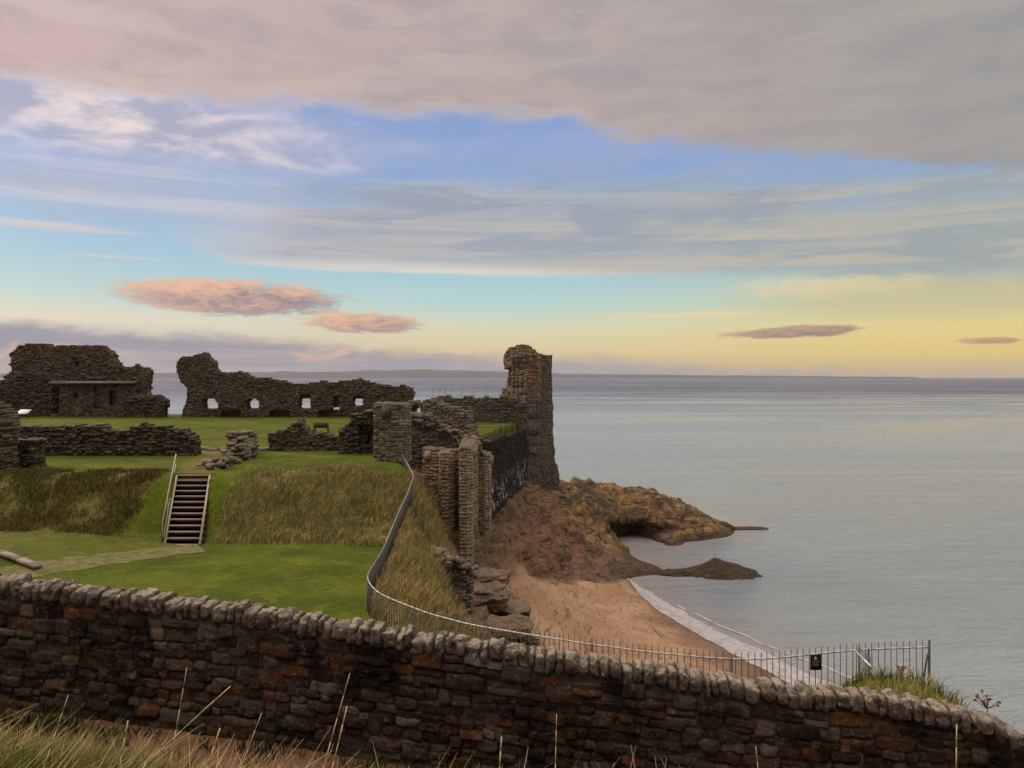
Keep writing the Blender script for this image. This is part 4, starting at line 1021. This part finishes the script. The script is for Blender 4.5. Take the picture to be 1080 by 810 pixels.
x, y = scatter(8000, -7, 5, 5.5, 8.8, lambda x, y: fg(x, y) * sstep(.05, .3, fbm(x * .7, y * .7, seed=93)), 217, 1.4); blades('rusty_weeds', x, y, .42, .016, M['weed'], 'rusty brown seed weeds among the foreground grass', 218, .6)

x, y = scatter(1500, -1.5, .2, 6.4, 8.4, lambda x, y: fg(x, y) * .9, 219, 1.2); blades('rusty_dock', x, y, .5, .02, M['weed'], 'patch of rusty brown dock in front of the wall', 220, .5)
# tall single stalks in the foreground, each from its root to its tip
def stalk(tip, root, bend, r0, label, head=.0):
    mb = MB(); a = np.array(root, float); b = np.array(tip, float); pts = []
    for i in range(9):
        f = i / 8; q = a * (1 - f) + b * f; q = q + np.array(bend) * math.sin(f * math.pi * .5) * (1 - f) * 1.6; pts.append(q)
    for i in range(8):
        rr_ = r0 * (1 - .6 * i / 8) * (1.7 if head and i >= 6 else 1); mb.bar(pts[i], pts[i + 1], rr_, 5 if False else 4)
    return tag(mb.build('grass_stalk', M['stalk']), label, 'grass stalk', 'tall dry stalks in the foreground')
SK = [((197, 704), (178, 815), 5.6, (0, 0, .0), 'tallest upright pale stalk at the left, crossing the dark wall'), ((243, 724), (150, 815), 5.4, (.05, 0, .1), 'long stalk leaning far right across the tall left stalk'),
      ((369, 710), (335, 818), 5.2, (0, 0, 0), 'tall stalk at centre left with a twin close beside it'), ((366, 745), (340, 818), 5.2, (.02, 0, .02), 'shorter twin stalk just right of the tall centre left stalk'),
      ((587, 753), (585, 818), 5.4, (0, 0, 0), 'single straight stalk below the middle of the boundary wall'), ((1009, 764), (1008, 818), 5.2, (0, 0, 0), 'single straight stalk near the right end of the wall'),
      ((72, 733), (40, 812), 5.0, (0, 0, .03), 'pale stalk leaning right near the left corner'), ((135, 760), (118, 815), 5.0, (0, 0, .0), 'short upright stalk between the left corner and the tall left stalk'),
      ((276, 752), (240, 815), 5.2, (.0, 0, .02), 'pale stalk leaning right midway along the left half of the wall foot'), ((529, 777), (524, 818), 5.2, (0, 0, 0), 'short stalk left of the straight middle stalk'),
      ((797, 787), (806, 818), 5.2, (0, 0, 0), 'short stalk leaning left below the right half of the wall'), ((232, 768), (200, 815), 4.8, (0, 0, .02), 'thick short blade curving up right of the leaning stalk')]
for i, (a_, b_, Yd, bend, lab) in enumerate(SK):
    tp_ = P(*a_, Yd); rt = P(*b_, Yd - .1); d_ = rt - tp_; rt = tp_ + d_ * 1.6
    zf = gz(rt[0], rt[1])
    if rt[2] > zf: rt[2] = zf - .05
    stalk(tp_, rt, bend, .0048, lab, i % 2)

bl = np.array([[p[0], p[1]] for p in FB[13:]][::1])
def d6(x, y):
    return np.exp(-(pdist(x, y, bl) / .55) ** 2) * (.35 + .65 * sstep(-.1, .3, fbm(x * .7, y * .7, seed=12)))
x, y = scatter(16000, -4, 9.6, 16.2, 22.5, d6, 231, 1.); blades('railing_grass', x, y, .62, .014, M['straw'], 'tall dry grass growing along the foot of the front railing', 232, .5)
# two dead flower heads by the right end of the wall
for (px, py, Yd, lab) in [(1041, 738, 10.6, 'dead umbel standing above the right end of the wall'), (950, 704, 15.5, 'brown dead umbel in the mound grass behind the railing end')]:
    t_ = P(px, py, Yd); mb = MB(); zf = gz(t_[0], t_[1]) - .1; r_ = np.random.default_rng(px)
    mb.bar((t_[0] + .05, t_[1], min(zf, t_[2] - .5)), t_, .008, 4)
    for i in range(12):
        e_ = t_ + r_.normal(0, .055, 3) * (1.3, 1.3, .7); mb.bar(t_ - (0, 0, .12), e_, .005, 4); mb.box(e_, (.016, .016, .01), r_.uniform(0, 3), .004, r_)
    tag(mb.build('dead_umbel', M['weed']), lab, 'dead plant')

# ------------------------------------------------------------------ far coast
def hills(name, Yd, profile, seed, mat):
    px = np.arange(profile[0][0], profile[-1][0] + 1, 4.); top = np.interp(px, [q[0] for q in profile], [q[1] for q in profile])
    Hh = np.maximum((HY - top) / F * Yd, 0) * (1 + .22 * fbm(px * .035, px * 0 + seed, oct=4, seed=seed)) + 2
    xx = (px - CX) / F * Yd; V = []; K = 6
    for i in range(len(px)):
        for j in range(K + 1):
            f = j / K; V.append((xx[i] * (1 + .08 * f), Yd + f * 2600, Hh[i] * math.sin(min(f * 1.3, 1.) * math.pi / 2 if f < .77 else (1 - (f - .77) / .23) * math.pi / 2) + (EYE if f > .2 and f < .95 else 0) * 1.0 - (4 if j in (0, K) else 0)))
    Fq = np.array([[i * (K + 1) + j, (i + 1) * (K + 1) + j, (i + 1) * (K + 1) + j + 1, i * (K + 1) + j + 1] for i in range(len(px) - 1) for j in range(K)])
    return tag(mesh_obj(name, np.array(V), Fq, mat, smooth=True), kind='structure')
M['hill'] = plain_mat('far_land', (.07, .075, .05), .95, 0, .3, .002)
hills('hills', 14000, [(-60, 394), (150, 393), (260, 391), (360, 390.5), (440, 389), (520, 390.5), (600, 393.5), (690, 394.5), (780, 395.5), (860, 396.5), (980, 397.6)], 5, M['hill'])

HAZE = True
if HAZE:
    me = bpy.data.meshes.new('haze'); hb_ = MB(); hb_.box((0, 6900, 130), (36000, 13500, 133.6))
    hz = hb_.build('haze', None)
    m = bpy.data.materials.new('haze_air'); m.use_nodes = True; nt = m.node_tree; nt.nodes.clear()
    o = nt.nodes.new('ShaderNodeOutputMaterial'); v = nt.nodes.new('ShaderNodeVolumePrincipled'); v.inputs['Color'].default_value = (.74, .81, 1., 1); v.inputs['Density'].default_value = 3.2e-5
    nt.links.new(v.outputs[0], o.inputs['Volume']); hz.data.materials.append(m); tag(hz, kind='stuff')

# ------------------------------------------------------------------ sky and sun
SUN_AZ, SUN_EL = -52., 24.
w = bpy.data.worlds.new('World'); S.world = w; w.use_nodes = True
t = NT(w.node_tree); bg = w.node_tree.nodes['Background']
sky = t.new('ShaderNodeTexSky', sky_type='NISHITA'); sky.sun_disc = False
sky.sun_elevation = R(SUN_EL); sky.sun_rotation = R(SUN_AZ); sky.dust_density = 2.; sky.ozone_density = 1.5
tc = t.new('ShaderNodeTexCoord'); dr = tc.outputs['Generated']
sp = t.new('ShaderNodeSeparateXYZ'); t.put(sp.inputs[0], dr)
D2 = 180 / math.pi
az = t.m('MULTIPLY', t.m('ARCTAN2', sp.outputs[0], sp.outputs[1]), D2)
el = t.m('MULTIPLY', t.m('ARCSINE', sp.outputs[2]), D2)
def ang(px, py):
    a = math.atan((px - CX) / F); return a * D2, math.atan((HY - py) / F * math.cos(a)) * D2
v_st = t.vec(t.m('MULTIPLY', az, .06), t.m('MULTIPLY', el, .30), 3.1)     # long streaks
v_md = t.vec(t.m('MULTIPLY', az, .16), t.m('MULTIPLY', el, .42), 1.7)
v_fn = t.vec(t.m('MULTIPLY', az, .45), t.m('MULTIPLY', el, .9), 5.3)
n_st = t.noise(v_st, 1., 6, .58, .4); n_md = t.noise(v_md, 1., 6, .6, .5); n_fn = t.noise(v_fn, 1., 6, .6, .3)
c0 = lambda s_, k_=1.: t.m('MULTIPLY', t.m('SUBTRACT', s_, .5), k_)
azn = t.m('DIVIDE', t.m('ADD', az, 33.), 66., clamp=True)
eln = t.m('DIVIDE', t.m('ADD', el, 1.), 41., clamp=True)
e = lambda d: (d + 1) / 41.
rl = t.ramp(eln, [(e(0), lin(160, 155, 172)), (e(2.2), lin(206, 196, 188)), (e(3.8), lin(222, 214, 194)), (e(5.6), lin(182, 210, 208)), (e(8), lin(158, 196, 216)), (e(11), lin(146, 180, 216)), (e(16), lin(142, 166, 213)), (e(24), lin(130, 156, 206)), (e(40), lin(110, 140, 200))])
rr_ = t.ramp(eln, [(e(0), lin(222, 186, 112)), (e(1.5), lin(240, 206, 118)), (e(3.2), lin(238, 216, 140)), (e(5), lin(214, 210, 164)), (e(7.5), lin(176, 198, 190)), (e(11), lin(146, 174, 204)), (e(15), lin(142, 168, 208)), (e(24), lin(130, 156, 206)), (e(40), lin(110, 140, 200))])
rc = t.ramp(eln, [(e(0), lin(208, 184, 146)), (e(1.8), lin(232, 208, 152)), (e(3.6), lin(222, 220, 184)), (e(5.3), lin(186, 216, 210)), (e(8), lin(160, 202, 218)), (e(11), lin(144, 180, 216)), (e(15), lin(140, 165, 212)), (e(24), lin(130, 156, 206)), (e(40), lin(110, 140, 200))])
clear = t.mix(t.step(.05, .5, azn), rl, rc); clear = t.mix(t.step(.5, .95, azn), clear, rr_)
sky10 = t.mix(1., sky.outputs[0], (.10, .10, .10), 'MULTIPLY')
col = t.mix(.92, sky10, clear)
def over(col, mask, c, k=1.):
    return t.mix(t.m('MULTIPLY', mask, k) if k != 1. else mask, col, c)
def blob(px, py, rx, ry, noise, amp, soft=.5, tilt=0.):
    a0, e0 = ang(px, py); ra = rx / F * D2; re = ry / F * D2
    da = t.m('MULTIPLY', t.m('SUBTRACT', az, a0), 1 / ra)
    de_ = t.m('SUBTRACT', el, e0)
    if tilt: de_ = t.m('SUBTRACT', de_, t.m('MULTIPLY', t.m('SUBTRACT', az, a0), tilt))
    de = t.m('MULTIPLY', de_, 1 / re)
    q = t.m('SUBTRACT', 1., t.m('ADD', t.m('MULTIPLY', da, da), t.m('MULTIPLY', de, de)))
    q = t.m('ADD', q, c0(noise, amp))
    return t.step(0, soft, q), de, da
# thin general veil of streaks
veil = t.m('MULTIPLY', t.step(.5, .68, n_st), t.m('MULTIPLY', t.step(6.5, 9.5, el), t.step(15.5, 12.5, el)))
col = over(col, veil, lin(176, 180, 192), .55)
# middle cloud band with its bright lower lip
def curve(pts):
    q_ = [(-45, ang(*pts[0])[1])] + [ang(*p_) for p_ in pts] + [(45, ang(*pts[-1])[1])]
    return t.m('MULTIPLY', t.ramp(t.m('DIVIDE', t.m('ADD', az, 45.), 90., clamp=True), [((a_ + 45) / 90, (max(b_, 0) / 30,) * 3) for a_, b_ in q_]), 30.)
v_t = t.vec(t.m('MULTIPLY', az, .035), t.m('MULTIPLY', el, 1.1), 4.4); n_t = t.noise(v_t, 1., 6, .6, .35)    # fine long streaks
v_u = t.vec(t.m('MULTIPLY', az, .10), t.m('MULTIPLY', el, .55), 9.4); n_u = t.noise(v_u, 1., 7, .6, .6)
blo = curve([(90, 232), (165, 244), (240, 280), (330, 284), (440, 288), (640, 296), (820, 300), (1000, 306)])
bhi = curve([(90, 222), (165, 226), (300, 204), (420, 190), (560, 186), (760, 182), (1000, 186)])
dlo = t.m('ADD', t.m('SUBTRACT', el, blo), t.m('ADD', c0(n_t, .9), c0(n_u, .7)))
dhi = t.m('ADD', t.m('SUBTRACT', bhi, el), t.m('ADD', c0(n_t, 3.), c0(n_u, 6.)))
mB = t.m('MULTIPLY', t.step(-.1, t.step(.4, .8, azn, .35, 1.4), dlo), t.step(-1.4, 2.2, dhi))
mB = t.m('MULTIPLY', mB, t.step(-27., -14., az))
mc = t.mix(azn, lin(170, 174, 190), lin(166, 172, 170))
mc = t.mix(t.step(.38, .62, n_t), mc, t.mix(azn, lin(196, 188, 190), lin(186, 182, 164)))
mc = t.mix(t.m('MULTIPLY', t.step(.45, .62, n_u), .75), mc, t.mix(azn, lin(150, 158, 180), lin(150, 162, 168)))
lip = t.m('MULTIPLY', t.step(1.1, .15, dlo), t.step(.85, .45, azn))
mc = t.mix(t.m('MULTIPLY', lip, t.m('MULTIPLY_ADD', n_t, .9, .25)), mc, lin(236, 226, 212))
lft = t.step(-13., -22., az); mc = t.mix(t.m('MULTIPLY', lft, .8), mc, lin(214, 202, 202))
col = over(col, mB, mc, .93)
ml, _, _ = blob(880, 302, 120, 14, n_fn, 1.8, 1.1); col = over(col, ml, lin(240, 216, 164), .6)
ml, _, _ = blob(760, 331, 150, 4, n_st, 1.6, 1.1); col = over(col, ml, lin(242, 218, 160), .6)
ml, _, _ = blob(980, 315, 220, 26, n_st, 1.2, 1.2); col = over(col, ml, lin(196, 186, 142), .65)
# left wisps
for (px, py, rx, ry, k_) in [(50, 238, 110, 6, .75), (40, 195, 90, 10, .6), (125, 271, 70, 3., .5), (150, 200, 200, 40, .6)]:
    ml, _, _ = blob(px, py, rx, ry, n_st, 1.5, 1.); col = over(col, ml, t.mix(t.step(.4, .6, n_t), lin(186, 188, 204), lin(220, 210, 208)), k_)
# bright pink-white shelf below the deck on the left
ml, _, _ = blob(100, 130, 330, 44, n_st, 1.6, 1.1); col = over(col, ml, t.mix(t.step(.38, .6, n_md), lin(178, 176, 194), lin(242, 224, 220)), .95)
ml, _, _ = blob(560, 160, 420, 26, n_u, 3.4, 1.6); col = over(col, ml, lin(164, 176, 208), .6)
# great deck of cloud
bp_ = [(-45, 14.2)] + [ang(*q) for q in [(0, 96), (120, 108), (230, 122), (330, 120), (390, 122), (420, 130), (520, 128), (600, 134), (650, 148), (760, 160), (880, 170), (1080, 184)]] + [(45, 10.5)]
br = t.ramp(t.m('DIVIDE', t.m('ADD', az, 45.), 90., clamp=True), [((a_ + 45) / 90, (b_ / 30,) * 3) for a_, b_ in bp_])
brd = t.m('MULTIPLY', br, 30.)
dd = t.m('ADD', t.m('SUBTRACT', el, brd), t.m('ADD', c0(n_md, 2.6), c0(n_fn, 1.6)))
deck = t.step(-.15, t.step(.25, .75, azn, 1.6, 1.0), dd)
dk = t.mix(t.step(.0, .55, azn), lin(204, 180, 176), lin(184, 168, 166)); dk = t.mix(t.step(.45, 1., azn), dk, lin(160, 157, 154))
dk = t.mix(t.m('MULTIPLY', t.step(.42, .66, n_md), .55), dk, t.mix(azn, lin(174, 160, 166), lin(148, 148, 152)))
dk = t.mix(t.m('MULTIPLY', t.step(.46, .64, n_u), .35), dk, t.mix(azn, lin(220, 198, 194), lin(172, 168, 164)))
dk = t.mix(t.m('MULTIPLY', t.step(.48, .72, n_st), .5), dk, t.mix(azn, lin(216, 190, 184), lin(176, 168, 158)))
dk = t.mix(t.m('MULTIPLY', t.step(1.8, .1, dd), t.step(.75, .35, azn, 0., .6)), dk, lin(222, 204, 196))
col = over(col, deck, dk)
# lower small clouds: sunlit orange on their upper left, grey below
v_p = t.vec(t.m('MULTIPLY', az, .55), t.m('MULTIPLY', el, 1.5), 8.7); n_p = t.noise(v_p, 1., 8, .66, .5)
v_q = t.vec(t.m('MULTIPLY', az, .22), t.m('MULTIPLY', el, 1.6), 2.2); n_q = t.noise(v_q, 1., 6, .6, .3)
for (px, py, rx, ry, tl, dkc, lt) in [(244, 313, 124, 20, -.02, lin(150, 130, 138), lin(236, 188, 158)), (383, 341, 70, 12.5, -.02, lin(162, 138, 138), lin(234, 186, 152)), (838, 350, 76, 7, .03, lin(138, 120, 114), lin(190, 158, 130)), (1043, 359, 28, 3.8, 0, lin(170, 140, 110), lin(216, 176, 124))]:
    mk, de, da = blob(px, py, rx, ry, t.m('MULTIPLY_ADD', n_p, .6, t.m('MULTIPLY', n_q, .4)), 3.4, .7, tl)
    li = t.step(-1., 1.1, t.m('ADD', t.m('SUBTRACT', t.m('MULTIPLY', de, .8), t.m('MULTIPLY', da, .5)), t.m('ADD', c0(n_p, 5.), c0(n_q, 1.5))))
    col = over(col, mk, t.mix(li, dkc, lt), .95)
# banks on the horizon
hb1 = t.m('MULTIPLY', t.step(-.4, .5, t.m('ADD', t.m('SUBTRACT', t.ramp(azn, [(0, (.92,) * 3), (.2, (.72,) * 3), (.36, (.52,) * 3), (.5, (.42,) * 3), (.62, (.38,) * 3), (.74, (.2,) * 3), (.86, (.05,) * 3), (1, (0,) * 3)]), t.m('DIVIDE', el, 4.)), t.m('ADD', c0(n_md, .5), c0(n_fn, .3)))), t.step(-1., .2, el))
hb1 = t.step(.25, .75, hb1)
bc = t.mix(t.step(.45, .65, n_u), lin(150, 148, 162), lin(182, 168, 166)); bc = t.mix(t.step(.35, .7, azn), bc, lin(170, 163, 156)); bc = t.mix(t.m('MULTIPLY', t.step(.52, .64, n_t), .5), bc, lin(198, 180, 168))
bc = t.mix(t.m('MULTIPLY', t.step(.53, .65, n_md), t.step(.75, .3, azn)), bc, lin(218, 180, 156))
col = over(col, hb1, bc, .9)
# unseen sky gain added to light the land: brighter overhead, dimmer behind the viewer
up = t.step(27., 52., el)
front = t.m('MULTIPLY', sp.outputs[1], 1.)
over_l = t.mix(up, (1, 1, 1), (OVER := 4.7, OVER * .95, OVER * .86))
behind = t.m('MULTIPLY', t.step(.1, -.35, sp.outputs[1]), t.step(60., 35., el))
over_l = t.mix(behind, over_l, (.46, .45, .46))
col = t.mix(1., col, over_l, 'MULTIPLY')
col = t.mix(1., col, (10., 10., 10.), 'MULTIPLY')
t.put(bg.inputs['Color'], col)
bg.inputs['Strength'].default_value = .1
w.cycles.sampling_method = 'MANUAL'; w.cycles.sample_map_resolution = 512

sl = bpy.data.lights.new('sun', 'SUN'); sl.energy = 1.7; sl.angle = R(14); sl.color = (1., .80, .58)
so = bpy.data.objects.new('sun', sl); COL.objects.link(so)
so.rotation_euler = (R(90 - SUN_EL), 0, R(-SUN_AZ) + math.pi) if False else (R(90 - SUN_EL), 0, R(180 - SUN_AZ))

cam = bpy.data.cameras.new('camera'); co_ = bpy.data.objects.new('camera', cam); COL.objects.link(co_)
co_.location = (0, 0, EYE); co_.rotation_euler = (R(90), 0, 0)
cam.sensor_width = 36; cam.lens = 36 * F / 1080; cam.shift_y = -7 / 1080; cam.clip_end = 90000; cam.clip_start = .05
S.camera = co_
S.view_settings.view_transform = 'Standard'; S.view_settings.look = 'None'; S.view_settings.exposure = 0; S.view_settings.gamma = 1
